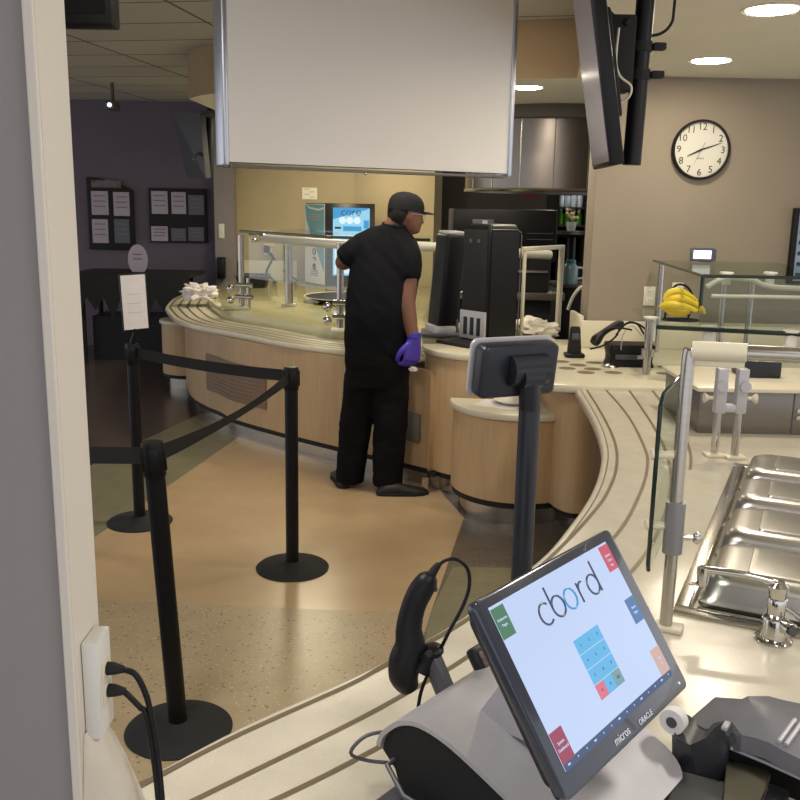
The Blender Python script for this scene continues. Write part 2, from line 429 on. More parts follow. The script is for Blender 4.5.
# brown louvred access panel set into the front
lp = [p for p in smooth([oz(x, y, 0.13) for x, y in bd], 12)]
a0, a1 = 0, 0
def nearest(px, z):
    best = None
    for i, p in enumerate(lp):
        v = V((p.x, p.y, z)) - CAM; w = v.dot(FW); X = 400 + FPX * v.dot(RT) / w
        if best is None or abs(X - px) < best[0]: best = (abs(X - px), i)
    return best[1]
i0, i1 = nearest(207, 0.4), nearest(265, 0.4)
seg_ = [V((p.x, p.y, 0)) for p in lp[i0:i1 + 1]]
m_louvre = mat('louvre_brown', (134, 110, 88), 0.5, vary=0.06, vscale=10)
q = MB()
for k in range(9): q.wall(offset(seg_, -0.012), 0.30 + k * 0.030, 0.327 + k * 0.030, 0.016, 1)
q.wall(offset(seg_, -0.008), 0.285, 0.585, 0.010, 1)
obj('louvre_panel', q, m_louvre, t)
jj = nearest(416, 0.4); tn = (lp[min(jj + 4, len(lp) - 1)] - lp[jj - 4]).normalized(); pz0 = oy(416, 441, lp[jj].y).z; pz1 = oy(416, 413, lp[jj].y).z
q = MB(); q.box((lp[jj].x, lp[jj].y, (pz0 + pz1) / 2), (.10, .05, pz1 - pz0), rz=math.atan2(tn.y, tn.x), bev=.005); obj('service_plate', q, mat('plate_grey', (118, 114, 108), .5), t, label='small grey metal plate')
# ------------------------------------------------------------------ pods
def pod(name, label, cx, cy, r, z, a0, a1, over=0.02, top=True):
    t = thing(name, label, 'counter', (cx, cy, 0), 'maple curved pods')
    arc = [(cx + r * math.cos(a0 + (a1 - a0) * k / 30), cy + r * math.sin(a0 + (a1 - a0) * k / 30), 0) for k in range(31)]
    def closed(d, z0, z1, bev=0): 
        w = MB(); w.prism([p[:2] for p in offset(arc, d)], z0, z1, bev=bev); return w
    obj('cabinet_body', closed(0, 0.14, z - 0.0405), m_wood, t)
    obj('base_band', closed(0.006, 0.105, 0.1395), m_blackm, t)
    obj('toe_kick', closed(0.05, 0, 0.1045), m_steel, t)
    obj('pod_top', closed(-over, z - 0.04, z, 0.01), m_rim, t)
    return t
pod('serving_pod', 'tall rounded maple pod with cream rim under the black dispensers', 0.53, 5.68, 0.375, 0.905, PI * 0.95, PI * 2.05)
pod('low_pod', 'lower rounded maple pod with cream top in front of tall pod', 0.70, 5.21, 0.385, 0.655, PI * 0.96, PI * 1.98)
pc = oz(188, 389, 0.0)
pod('end_pod', 'small low pod at the far left end of the curved servery', pc.x - 0.02, pc.y + 0.2, 0.26, 0.66, PI * 0.7, PI * 1.9)

# holed utensil counter against the clock wall
t = thing('utensil_counter', 'cream counter with oval cut-outs and backsplash below the clock', 'counter', (1.6, 5.2, 0))
c0 = oz(545, 384, 0.87); c1 = oz(600, 385.5, 0.87)
co = [(0.74, 5.15), (0.76, c0.y + 0.08), (c0.x + 0.05, c0.y), (c1.x, c1.y - 0.02), (3.2, c1.y - 0.02), (3.2, 5.94), (WX - 0.05, 5.94), (WX - 0.05, 6.3), (0.93, 6.3), (0.91, 5.6)]
q = MB(); q.prism(co, 0.825, 0.87, bev=0.012); obj('counter_top', q, m_rim, t)
# curved maple front under it
arc = smooth([oz(540, 494, 0.13), oz(552, 507, 0.13), oz(566, 514, 0.13), oz(582, 515, 0.13), oz(600, 509, 0.13), oz(625, 500, .13)], 5)
q = MB(); q.prism([(p.x, p.y) for p in arc] + [(1.6, 4.95), (1.6, 5.9), (0.85, 5.9)], 0.14, 0.8); obj('cabinet_body', q, m_wood, t)
q = MB(); q.prism([(p.x, p.y) for p in offset(arc, 0.02)] + [(1.55, 5.0), (1.55, 5.8), (0.9, 5.8)], 0.105, 0.1395); obj('base_band', q, m_blackm, t)
q = MB(); q.prism([(p.x, p.y) for p in offset(arc, 0.08)] + [(1.5, 5.05), (1.5, 5.7), (0.95, 5.7)], 0, 0.1045); obj('toe_kick', q, m_steel, t)
q = MB(); q.box((WX + 0.9, 5.93, 0.96), (1.9, 0.03, 0.18), bev=0.005); q.box((WX - 0.045, 6.1, 0.975), (0.03, 0.34, 0.21), bev=0.005); obj('backsplash', q, m_rim, t)
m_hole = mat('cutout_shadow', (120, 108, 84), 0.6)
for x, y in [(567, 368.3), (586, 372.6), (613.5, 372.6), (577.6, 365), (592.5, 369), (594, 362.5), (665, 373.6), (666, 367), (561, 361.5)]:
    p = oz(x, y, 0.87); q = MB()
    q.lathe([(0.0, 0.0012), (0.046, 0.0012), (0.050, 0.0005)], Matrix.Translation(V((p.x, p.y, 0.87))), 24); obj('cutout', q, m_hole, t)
# ------------------------------------------------------------------ point-of-sale terminal
A_, T_ = math.radians(50.4), math.radians(34.7)
SX = V((math.cos(A_), math.sin(A_), 0))
SU = V((-math.sin(A_) * math.sin(T_), math.cos(A_) * math.sin(T_), math.cos(T_)))
SN = SX.cross(SU)
SC = V((0.279, 1.182, 1.143)); SW, SH = 0.378, 0.268
MS = axes(SC, SX, SU, SN)                       # screen plane: x right, y up, z towards the viewer
MSi = MS.inverted()
def scr(x, y): return MSi @ oplane(x, y, SC, SN)
NH = V((math.sin(A_), -math.cos(A_), 0)); ZZ = V((0, 0, 1))
BC = V((0.28, 1.15, NC)); MBs = axes(BC, NH, SX, ZZ)   # base frame: x forwards, y along the width, z up  (n, s, z)
pos = thing('pos_terminal', 'touchscreen till terminal on silver arched base, screen lit, at counter front', 'till', BC)
def rrect(w, h, r, n=5):
    out = []
    for cx, cy, a in ((w / 2 - r, h / 2 - r, 0), (-w / 2 + r, h / 2 - r, 90), (-w / 2 + r, -h / 2 + r, 180), (w / 2 - r, -h / 2 + r, 270)):
        for k in range(n + 1):
            t = math.radians(a + 90 * k / n); out.append((cx + r * math.cos(t), cy + r * math.sin(t)))
    return out
m_bezel = mat('bezel_glass', (44, 50, 66), 0.16, coat=0.6)
m_screen = mat('lit_screen', (196, 213, 247), 0.16, emit=0.76, spec=.4, lcd=True)
def scol(name, c, e=0.55): return mat(name, c, 0.16, emit=min(.8, e * 1.5) if e < 1 else e, spec=.4, lcd=True)
q = MB(); q.prism(rrect(SW, SH, 0.012), -0.018, -0.0005, MS, bev=0.003); scrn = obj('screen_housing', q, m_bezel, pos)
q = MB(); q.prism(rrect(SW - 0.02, SH - 0.02, 0.02), -0.034, -0.018, MS, bev=0.006); obj('rear_shell', q, m_navy, scrn)
# visible display: measured corners
tl, tr_, br_, bl_ = scr(489, 611), scr(603, 540), scr(673, 674), scr(566, 771)
x0, x1 = (tl.x + bl_.x) / 2, (tr_.x + br_.x) / 2; y1, y0 = (tl.y + tr_.y) / 2, (bl_.y + br_.y) / 2
q = MB(); q.box(((x0 + x1) / 2, (y0 + y1) / 2, 0.0), (x1 - x0, y1 - y0, 0.0012), MS); disp = obj('display', q, m_screen, scrn)
# status strip under the picture
q = MB(); q.box(((x0 + x1) / 2, y0 + 0.004, 0.0007), (x1 - x0, 0.010, 0.0008), MS); obj('status_strip', q, scol('strip_blue', (70, 96, 140), 0.35), disp)
q = MB()
for k in range(14): q.box((x0 + (x1 - x0) * (k + 0.5) / 14, y0 + 0.0045, 0.0012), (0.0018 if k % 3 else 0.006, 0.0022, 0.0004), MS)
obj('status_mark', q, m_screen, disp)
def tile(name, px, c, words=None, e=0.5, ts=0.006):
    P = [scr(*p) for p in px]
    a0, a1 = min(p.x for p in P), max(p.x for p in P); b0, b1 = min(p.y for p in P), max(p.y for p in P)
    b1 = min(b1, y1)
    if a0 > 0: a0, a1 = x1 - .028, x1
    else: a0, a1 = x0, x0 + .029
    w = MB(); w.box(((a0 + a1) / 2, (b0 + b1) / 2, 0.0009), (a1 - a0, b1 - b0, 0.001), MS)
    o = obj(name, w, scol(name + '_colour', c, e), disp)
    if words:
        for i, s in enumerate(words):
            text('button_word', s, ts, MS @ Matrix.Translation(V(((a0 + a1) / 2, (b0 + b1) / 2 + 0.004 - 0.008 * i, 0.0018))), m_screen, disp, 0.0002)
    return (a0, a1, b0, b1)
tile('green_button', [(489, 611), (499, 607), (511, 636), (502, 641)], (92, 142, 112), ('Authorize', 'Pages'), 0.4, 0.0055)
tile('red_button', [(605, 544), (612, 540), (624, 563), (617, 568)], (206, 92, 108), ('System', 'Close', 'Exit'), 0.5, 0.0055)
tile('blue_button', [(631, 596), (639, 590), (649, 612), (643, 619)], (84, 128, 178), ('Status', 'Pages'), 0.45, 0.0055)
tile('peach_button', [(657, 645), (665, 641), (675, 664), (668, 669)], (208, 172, 160), ('Sign', 'In'), 0.5, 0.0055)
tile('maroon_button', [(547, 736), (557, 729), (570, 759), (561, 766)], (164, 66, 92), ('System', 'Dashboard'), 0.45, 0.0055)
kx0, kx1 = scr(572, 641).x, scr(597, 625).x; ky1, ky0 = scr(584, 633).y, scr(612, 692).y
m_key = scol('key_blue', (96, 178, 226), 0.55); m_kred = scol('key_red', (220, 116, 138), 0.5); m_kgrn = scol('key_green', (122, 160, 168), 0.5)
kw, kh = (kx1 - kx0) / 3, (ky1 - ky0) / 4
nums = ['1', '2', '3', '4', '5', '6', '7', '8', '9', 'X', '0', 'OK']
for r_ in range(4):
    for c_ in range(3):
        w = MB(); cx, cy = kx0 + kw * (c_ + 0.5), ky1 - kh * (r_ + 0.5)
        w.box((cx, cy, 0.0009), (kw * 0.95, kh * 0.95, 0.001), MS)
        k = obj('keypad_key', w, m_kred if (r_, c_) == (3, 0) else m_kgrn if (r_, c_) == (3, 2) else m_key, disp)
        text('key_digit', nums[r_ * 3 + c_], 0.006, MS @ Matrix.Translation(V((cx, cy, 0.0018))), scol('digit', (60, 110, 170), 0.3) if (r_, c_) == (0, 0) else bpy.data.materials['digit'], disp, 0.0002)
# 'cbord' in thin rounded strokes
def stroke_word(word, cx, cy, xh, wd, pitch, M4, mats_, parent, zz=0.0012):
    def arc(ox, oy_, r, a0, a1, n=22): return [(ox + r * math.cos(math.radians(a0 + (a1 - a0) * k / n)), oy_ + r * math.sin(math.radians(a0 + (a1 - a0) * k / n))) for k in range(n + 1)]
    R = xh / 2; n_ = len(word); X = cx - pitch * (n_ - 1) / 2
    for i, ch in enumerate(word):
        ox = X + i * pitch; S = []
        if ch == 'c': S = [arc(ox, cy, R, 50, 310)]
        elif ch == 'o': S = [arc(ox, cy, R, 0, 360)]
        elif ch == 'b': S = [arc(ox, cy, R, 0, 360), [(ox - R, cy + R * 2.2), (ox - R, cy)]]
        elif ch == 'd': S = [arc(ox, cy, R, 0, 360), [(ox + R, cy + R * 2.2), (ox + R, cy - R)]]
        elif ch == 'r': S = [[(ox - R * 0.45, cy - R), (ox - R * 0.45, cy + R)], arc(ox + R * 0.35, cy + R * 0.1, R * 0.8, 170, 80, 10)]
        elif ch == 'e': S = [arc(ox, cy, R, 5, 310), [(ox - R, cy), (ox + R, cy)]]
        w = MB()
        for s in S: w.tube([M4 @ V((p[0], p[1], zz)) for p in s], wd / 2, 6)
        obj('letter_' + ch, w, mats_[i], parent)
m_logo = mat('logo_dark', (66, 72, 96), 0.3, emit=0.7, lcd=True); m_logob = mat('logo_blue', (70, 150, 205), 0.3, emit=0.75, lcd=True)
p1, p2 = scr(552, 610), scr(587, 588)
stroke_word('cbord', (p1.x + p2.x) / 2 , (p1.y + p2.y) / 2, 0.030, 0.0033, 0.0340, MS, [m_logo, m_logo, m_logob, m_logo, m_logo], disp)
m_print = mat('bezel_print', (214, 220, 232), 0.4, emit=0.15)
pm = scr(622, 736); po = scr(644, 718)
text('bezel_word', 'micros', 0.016, MS @ Matrix.Translation(V((pm.x, pm.y, 0.0004))), m_print, scrn, 0.0002)
text('bezel_word', 'ORACLE', 0.011, MS @ Matrix.Translation(V((po.x + 0.004, po.y - 0.001, 0.0004))), m_print, scrn, 0.0002)
q = MB(); pl = scr(679, 683); q.lathe([(0, 0), (0.0022, 0)], MS @ Matrix.Translation(V((pl.x, pl.y, 0.0006))), 10); obj('power_light', q, scol('power_glow', (190, 220, 255), 1.2), scrn)
# base: arched silver shell over a black body
prof = [(-0.318, 0.072), (-0.312, 0.092), (-0.298, 0.110), (-0.275, 0.130), (-0.245, 0.142), (-0.21, 0.142), (-0.17, 0.133), (-0.12, 0.114), (-0.06, 0.088), (0.0, 0.060), (0.04, 0.040), (0.062, 0.030)]
prof = smooth([V((a, 0, b)) for a, b in prof], 3)
s0, s1 = -0.098, 0.235
def shell(s_lo, s_hi, th, inset):
    n = len(prof); outer = []; inner = []
    for i, p in enumerate(prof):
        a = prof[max(0, i - 1)]; b = prof[min(n - 1, i + 1)]; t = (b - a).normalized(); nn = V((-t.z, 0, t.x))
        # rounded front corners
        e = max(0, (p.x - 0.015) / 0.05); cut = 0.05 * (1 - math.sqrt(max(0, 1 - min(1, e) ** 2)))
        outer.append((p + nn * 0, cut)); inner.append((p - nn * th, cut))
    rows = []
    for lst in (outer, inner):
        rows.append([V((p.x, s_lo + c, p.z)) for p, c in lst]); rows.append([V((p.x, s_hi - c, p.z)) for p, c in lst])
    return rows
R = shell(s0, s1, 0.008, 0)
q = MB(); R4 = [[MBs @ v for v in r_] for r_ in R]
for i in range(len(R4[0]) - 1):
    for a, b in ((0, 1), (3, 2), (2, 0), (1, 3)): q.quad(R4[a][i], R4[a][i + 1], R4[b][i + 1], R4[b][i])
for i in (0, -1): q.quad(R4[0][i], R4[1][i], R4[3][i], R4[2][i])
bmesh.ops.remove_doubles(q.b, verts=q.b.verts[:], dist=1e-5); obj('base_cover', q, m_silver, pos)
q = MB(); body = [(p.x * 0.985 + 0.002, p.z - 0.009) for p in prof if p.z > 0.045] + [(0.02, 0.0), (-0.27, 0.0), (-0.285, 0.04)]
pts2 = [[MBs @ V((a, s, max(b, 0.0))) for a, b in body] for s in (s0 + 0.008, s1 - 0.03)]
q.loft(pts2); obj('base_body', q, m_blackm, pos, sm=False)
q = MB(); q.loft([[MBs @ V((x, y, z)) for x, y in ((-0.20, 0.0), (-0.20, 0.15), (-0.09, 0.15), (-0.09, 0.0))] if z == 0.12 else [MBs @ V((x, y, z)) for x, y in ((-0.10, 0.0), (-0.10, 0.15), (-0.06, 0.15), (-0.06, 0.0))] for z in (0.12, 0.29)]); obj('screen_neck', q, m_silver, pos)
q = MB(); q.tube([MBs @ V((-0.06 , s0 + 0.01, 0.03)), MBs @ V((-0.14, s0 - 0.02, 0.02)), MBs @ V((-0.24, s0 - 0.025, 0.03)), MBs @ V((-0.29, s0 - 0.005, 0.05)), MBs @ V((-0.285, s0 + 0.03, 0.06))], 0.0045, 8)
obj('power_cable', q, m_dkgrey, pos)
q = MB(); q.tube(smooth([MBs @ V(p) for p in [(-0.28, s0 + 0.02, 0.045), (-0.325, s0 - 0.01, 0.045), (-0.345, s0 - 0.03, 0.06), (-0.335, s0 - 0.005, 0.082), (-0.31, s0 + 0.03, 0.085)]], 5), 0.003, 8); obj('loop_cable', q, m_dkgrey, pos)

# black mat the till stands on
q = MB(); q.prism(rrect(0.30, 0.40, 0.02), 0.0, 0.004, MBs @ Matrix.Translation(V((-0.14, -0.07, 0))), bev=0.0015)
tag(obj('counter_mat', q, mat('mat_rubber', (62, 64, 72), 0.5, vary=0.05, vscale=60), None), 'dark grey flat mat under the left end of the till', 'mat')

# ------------------------------------------------------------------ hand-held barcode scanner on its stand
sc0 = MBs @ V((-0.255, 0.02, 0.0))
t = thing('barcode_scanner', 'black handheld barcode scanner hanging in its holder behind the till', 'scanner', (sc0.x, sc0.y, NC))
YS = 1.40
def sp_(x, y, d=0.0): return oy(x, y, YS + d)
q = MB()
ax = [(413, 682, .012), (405, 668, .018), (402, 648, .020), (404, 628, .0205), (410, 608, .0175), (419, 590, .0155), (427, 580, .0145)]
ax = [(410, 689, 0.016), (404, 676, 0.026), (405, 660, 0.0275), (410, 645, 0.026), (409, 628, 0.022), (413, 608, 0.0205), (420, 592, 0.021), (428, 581, 0.019), (433, 576, 0.010)]
C_ = smooth([sp_(x, y) for x, y, r in ax], 4); rr = []
for i in range(len(C_)):
    k = i / 4; a = int(min(k, len(ax) - 1)); b = min(a + 1, len(ax) - 1); rr.append(ax[a][2] + (ax[b][2] - ax[a][2]) * (k - a))
q.tube(C_, rr, 18, flat=1.0); obj('scanner_body', q, m_black, t)
q = MB(); q.tube([sp_(421, 668), sp_(431, 652)], [0.022, 0.010], 14); obj('scan_head', q, m_black, t)
q = MB(); q.tube([sp_(427, 586), sp_(437, 590)], 0.004, 8); obj('trigger', q, m_dkgrey, t)
q = MB(); q.tube(smooth([sp_(428, 583), sp_(433, 572), sp_(439, 564)], 4), [0.010 - 0.0006 * i for i in range(9)], 10); obj('strain_relief', q, m_blackm, t)
q = MB(); q.tube(smooth([sp_(438, 566), sp_(446, 560), sp_(458, 560), sp_(468, 570), sp_(469, 588), sp_(462, 608), sp_(450, 630), sp_(440, 650, .01), sp_(429, 672, .01), sp_(421, 692, .01), sp_(417, 716, .015)], 5), 0.0032, 8); obj('cable', q, m_black, t)
q = MB(); a = sp_(431, 656, 0.01); b = sp_(449, 700, -0.03); q.cyl(a, b + (b - a) * 0.45, 0.0175, 18); obj('stand_post', q, m_dkgrey, t)
q = MB(); q.ball(sp_(433, 650, .01), (0.019, 0.022, 0.011), 14); q.tube([sp_(424, 658, -.02), sp_(440, 648, 0.02)], 0.008, 10); obj('holder_cup', q, m_black, t)

# small black bracket poking out behind the screen
t = thing('card_reader', 'small black card reader peeking out behind the left screen edge', 'card reader', oy(480, 664, 1.47))
q = MB(); q.box((0, 0, 0), (0.075, 0.05, 0.022), axes(oy(487, 656, 1.44), SX, SU, SN), bev=0.006); obj('reader_body', q, m_navy, t)
q = MB(); q.box((0, 0, 0.0125), (0.06, 0.03, 0.003), axes(oy(487, 656, 1.44), SX, SU, SN), bev=0.001); obj('reader_top', q, mat('reader_mottle', (112, 92, 92), 0.5, vary=0.5, vscale=160), t)

# ------------------------------------------------------------------ customer pole display
t = thing('pole_display', 'customer display seen from behind on a tall blue-black pole', 'display', (oy(522, 580, 1.6).x, 1.6, NC))
pb = V((0.236, 1.6, NC)); ptop = oy(526, 392, 1.6)
q = MB(); q.cyl(pb, (pb.x, 1.6, ptop.z + 0.005), 0.0195, 24); obj('pole', q, m_navy, t)
q = MB(); q.lathe([(0.0, 0.0), (0.075, 0.0), (0.075, 0.012), (0.03, 0.022), (0.0195, 0.03), (0.0, 0.03)], Matrix.Translation(pb), 32); obj('foot', q, m_navy, t)
aD = math.radians(24); dX = V((math.cos(aD), math.sin(aD), 0)); dN = V((math.sin(aD), -math.cos(aD), 0)); tl_ = math.radians(8)
dU = ZZ * math.cos(tl_) + dN * math.sin(tl_); dC = oy(516, 369, 1.6) ; MD = axes(dC, dX, dU, dX.cross(dU))
q = MB(); q.prism(rrect(0.158, 0.098, 0.012), -0.02, 0.016, MD, bev=0.008, seg=3); obj('display_back', q, m_navy, t)
q = MB(); q.prism(rrect(0.170, 0.108, 0.014), -0.027, -0.0195, MD, bev=0.002); hs = obj('face_frame', q, m_silver, t)
q = MB(); q.prism(rrect(0.15, 0.088, 0.006), -0.0285, -0.0272, MD); obj('face_glass', q, m_bezel, hs)
q = MB(); q.tube([MD @ V((-0.025, 0.004, 0.017)), MD @ V((0.05, 0.004, 0.017))], 0.028, 20); obj('hinge_housing', q, m_navy, t)
q = MB(); q.tube([MD @ V((-0.008, -0.006, 0.030)), MD @ V((0.032, -0.006, 0.030))], 0.021, 20)
q.tube([MD @ V((0.012, -0.012, 0.030)), (pb.x, 1.6, ptop.z - 0.03)], 0.0195, 18); obj('hinge_barrel', q, m_navy, t)

# ------------------------------------------------------------------ receipt printer at the lower right
pr = thing('receipt_printer', 'dark grey receipt printer with arched lid at bottom right of counter', 'printer', (0.62, 1.28, NC))
PX = V((0.80, -0.60, 0)).normalized(); PY = V((0.60, 0.80, 0)); MP = axes((0.615, 1.275, NC), PX, PY, ZZ)
def pk(x, y, z): return oz(x, y, NC + z)
def hexa(w, P, z0, z1):
    """outline in photo pixels at height z1, extruded straight down to z0"""
    Q = [pk(x, y, z1) for x, y in P]; w.prism([(p.x, p.y) for p in Q], NC + z0, NC + z1, bev=0.004); return w
# arched top lid: profile swept across
def strip(top, bot, zt, zb): return [pk(x, y, zt) for x, y in top], [pk(x, y, zb) for x, y in bot]
lid_rows = [
    [pk(692, 717, 0.055), pk(715, 697, 0.095), pk(742, 699, 0.10), pk(748, 696, 0.112), pk(769, 696, 0.112), pk(779, 699, 0.105), pk(812, 706, 0.10)],
    [pk(698, 725, 0.075), pk(722, 710, 0.103), pk(742, 709, 0.108), pk(752, 707, 0.118), pk(772, 706, 0.118), pk(786, 711, 0.11), pk(822, 722, 0.108)],
    [pk(706, 729, 0.083), pk(732, 722, 0.105), pk(746, 720, 0.108), pk(758, 719, 0.115), pk(774, 722, 0.115), pk(792, 730, 0.11), pk(832, 744, 0.108)],
    [pk(730, 733, 0.085), pk(742, 735, 0.098), pk(756, 738, 0.100), pk(768, 742, 0.102), pk(780, 749, 0.102), pk(798, 758, 0.100), pk(838, 778, 0.098)]]
q = MB(); q.grid(lid_rows)
lowf = [p - ZZ * 0.03 for p in lid_rows[-1]]
q.grid([lid_rows[-1], lowf])
q.grid([[p - ZZ * (p.z - NC) * 0.98 for p in lid_rows[0]], lid_rows[0]])
q.grid([[r_[0] for r_ in lid_rows], [V((r_[0].x, r_[0].y, NC + 0.002)) for r_ in lid_rows]])
pl_ = obj('lid', q, mat('printer_grey', (104, 104, 110), .42, vary=.04, vscale=40), pr)
q = MB(); fb = [pk(694, 762, 0.03), pk(728, 738, 0.07), pk(760, 745, 0.07), pk(800, 764, 0.065), pk(840, 786, 0.06)]
q.grid([[p + ZZ * 0.018 for p in fb], [V((p.x, p.y, NC + 0.002)) for p in fb]]); obj('front_face', q, m_black, pr)
q = MB(); q.tube([pk(731, 748, 0.062), pk(765, 762, 0.058), pk(800, 778, 0.054), pk(840, 797, 0.05)], 0.0032, 8); obj('trim_strip', q, m_silver, pr)
q = MB(); hexa(q, [(727, 752), (772, 770), (756, 815), (722, 812)], 0.012, 0.03); obj('journal_window', q, mat('olive_paper', (104, 100, 84), 0.6, vary=0.04, vscale=20), pr)
q = MB(); q.box((0, 0, 0), (0.006, 0.006, 0.003), axes(pk(733, 761.5, 0.031), PX, PY, ZZ)); obj('sensor_mark', q, m_black, pr)
q = MB(); hexa(q, [(682, 770), (727, 782), (722, 812), (660, 812)], 0.0, 0.022); obj('paper_tray', q, mat('tray_grey', (88, 88, 88), 0.5, vary=0.06, vscale=20), pr)
q = MB(); hexa(q, [(770, 782), (790, 790), (778, 815), (758, 812)], 0.0, 0.05); obj('side_rib', q, m_black, pr)
q = MB(); q.tube([pk(779, 742, 0.107), pk(795, 720, 0.114)], 0.004, 8); q.tube([pk(786, 745, 0.106), pk(801, 724, 0.114)], 0.004, 8); obj('latch', q, m_silver, pl_)
q = MB(); q.box((0, 0, 0), (0.022, 0.010, 0.008), axes(pk(726, 726, 0.1), PY, PX, ZZ), bev=0.002); obj('lever', q, m_silver, pr)
# swooping black roll holder between till and printer, with its paper roll
t = thing('roll_holder', 'black swooping holder with white paper roll between till and printer', 'paper holder', pk(700, 770, 0))
q = MB()
up_ = [(672, 722, .085), (676, 738, .078), (690, 745, .078), (706, 738, .085), (714, 728, .095), (724, 722, .10), (732, 722, .10)]
rowt = [pk(x, y, z) for x, y, z in up_]
lo_ = [pk(672, 752, 0.045), pk(680, 764, 0.03), pk(696, 772, 0.025), pk(710, 772, 0.025), pk(722, 762, 0.035), pk(728, 748, 0.06), pk(731, 736, 0.08)]
bk_ = [pk(683, 712, .075), pk(690, 716, .072), pk(698, 722, .07), pk(708, 724, .08), pk(715, 722, .09), pk(724, 718, .095), pk(732, 718, .095)]
q.grid([bk_, rowt]); q.grid([rowt, lo_]); q.grid([lo_, [V((p.x, p.y, NC + 0.001)) for p in lo_]]); q.grid([bk_, [V((p.x, p.y, NC + 0.001)) for p in bk_]])
obj('holder_body', q, mat('holder_grey', (48, 49, 54), .35), t)
q = MB(); ra = pk(672, 722, 0.095); q.cyl(ra - SX * 0.002 , ra + SX * 0.016, 0.021, 28); obj('paper_roll', q, m_paper, t)
q = MB(); q.cyl(ra - SX * 0.003, ra - SX * 0.001, 0.009, 16); obj('roll_core', q, m_dkgrey, t)
# dark drawer tray in front
q = MB(); hexa(q, [(600, 812), (664, 772), (684, 765), (728, 790), (700, 830), (640, 850)], 0.0, 0.012)
tag(obj('dark_tray', q, m_dkgrey, None), 'flat dark grey tray under the printer front at bottom edge', 'tray')

# ------------------------------------------------------------------ outlet on the partition
t = thing('wall_outlet', 'white surface-mounted outlet box on the near partition with two plugs', 'outlet', (-0.376, 1.03, 1.17))
q = MB(); q.box((-0.3725, 1.03, 1.162), (0.020, 0.050, 0.130), bev=0.003); obj('box', q, m_white, t)
for zc in (1.180, 1.148):
    q = MB(); q.box((-0.3615, 1.03, zc), (0.003, 0.030, 0.026), bev=0.001); obj('socket', q, m_ivory, t)
for zc, lab in ((1.181, 'black cord plugged in the upper socket of the white outlet'), (1.151, 'black cord plugged in the lower socket of the white outlet')):
    t = thing('power_cord', lab, 'cord', (-0.354, 1.03, zc), 'cords from the partition outlet')
    q = MB(); q.tube([V((-0.361, 1.03, zc)), V((-0.352, 1.03, zc)), V((-0.339, 1.03, zc - 0.001))], [0.0085, 0.008, 0.0045], 12); obj('plug', q, m_blackm, t)
    e = 0.0 if zc > 1.17 else 0.009
    q = MB(); q.tube(smooth([V((-0.341, 1.03, zc - 0.001)), V((-0.325 - e, 1.028, zc - 0.006)), V((-0.313 - e * 0.8, 1.027, zc - 0.03 + e)), V((-0.306 - e * 0.7, 1.025, 1.12)), V((-0.298 - e * 0.6, 1.02, 1.06)), V((-0.292 - e * 0.5, 1.01, 1.0)), V((-0.288 - e * 0.4, 1.0, 0.93)), V((-0.285 - e * .3, 0.97, 0.854))], 6), 0.0038, 10); obj('cord', q, m_black, t)

# cream wrinkled cover bulging under the outlet
q = MB(); rows = []
for i in range(15):
    f_ = i / 14; z = 1.108 - f_ * 0.258; w_ = 0.003 + 0.074 * math.sin(min(1, f_ * 1.0) * PI / 2) ** 0.72; r_ = []
    for k in range(17):
        a = PI * (k / 16 - 0.5)
        wob = 1 + 0.10 * noise.noise(V((f_ * 5, k * 0.45, 3))) + 0.05 * noise.noise(V((f_ * 14, k * 0.9, 7)))
        r_.append(V((-0.3825 + w_ * wob * math.cos(a), 1.03 + (0.03 + 0.05 * f_) * math.sin(a), z)))
    rows.append(r_)
q.grid(rows); tag(obj('draped_cover', q, mat('cover_cream', (216, 206, 190), 0.55, vary=0.04, vscale=30, bump=0.3, bscale=40), None), 'cream wrinkled cover bulging from the partition below the white outlet', 'cover')
# ------------------------------------------------------------------ person at the servery
PY_ = 5.47
skin_m = mat('skin', (118, 80, 64), 0.55, vary=0.06, vscale=20)
shirt_m = mat('shirt_navy', (15, 16, 21), 0.9, spec=.2, vary=0.12, vscale=6, bump=0.2, bscale=14)
trou_m = mat('trousers_black', (11, 11, 14), 0.9, spec=.2, vary=0.12, vscale=6, bump=0.2, bscale=12)
shoe_m = mat('shoe_black', (30, 29, 30), 0.5)
cap_m = mat('cap_charcoal', (28, 29, 32), 0.85, spec=.3, vary=0.08, vscale=40)
glove_m = mat('glove_violet', (74, 56, 172), 0.5, vary=0.08, vscale=20)
per = thing('person', 'person in black cap, black shirt and trousers with violet gloves standing at the servery', 'person', (-0.16, 5.48, 0))
def pp(x, y, Y=PY_): return oy(x, y, Y)
def ellring(c, rx, ry, ax=V((1, 0, 0)), ay=V((0, 1, 0)), n=28, p=2.4):
    out = []
    for k in range(n):
        a = 2 * PI * k / n; ca, sa = math.cos(a), math.sin(a)
        out.append(c + ax * (rx * math.copysign(abs(ca) ** (2 / p), ca)) + ay * (ry * math.copysign(abs(sa) ** (2 / p), sa)))
    return out
def rings(spec, n_=4):
    """smooth the (x px, y px, Y, rx, ry) table into loft rings"""
    C = smooth([pp(a, b, Y) for a, b, Y, rx, ry in spec], n_)
    S = smooth([V((rx, ry, 0)) for a, b, Y, rx, ry in spec], n_)
    return [ellring(c, s.x, s.y) for c, s in zip(C, S)]
def limb(w, spec, seg=18, n_=4):
    C = smooth([pp(a, b, Y) for a, b, Y, r in spec], n_); R_ = smooth([V((r, 0, 0)) for a, b, Y, r in spec], n_)
    w.tube(C, [v.x for v in R_], seg); return w
def fuse(o, vox, it=3, fac=0.5):
    md = o.modifiers.new('r', 'REMESH'); md.mode = 'VOXEL'; md.voxel_size = vox; md.use_smooth_shade = True
    s = o.modifiers.new('s', 'SMOOTH'); s.iterations = it; s.factor = fac
    return bake(o)
px = 1 / 163.0
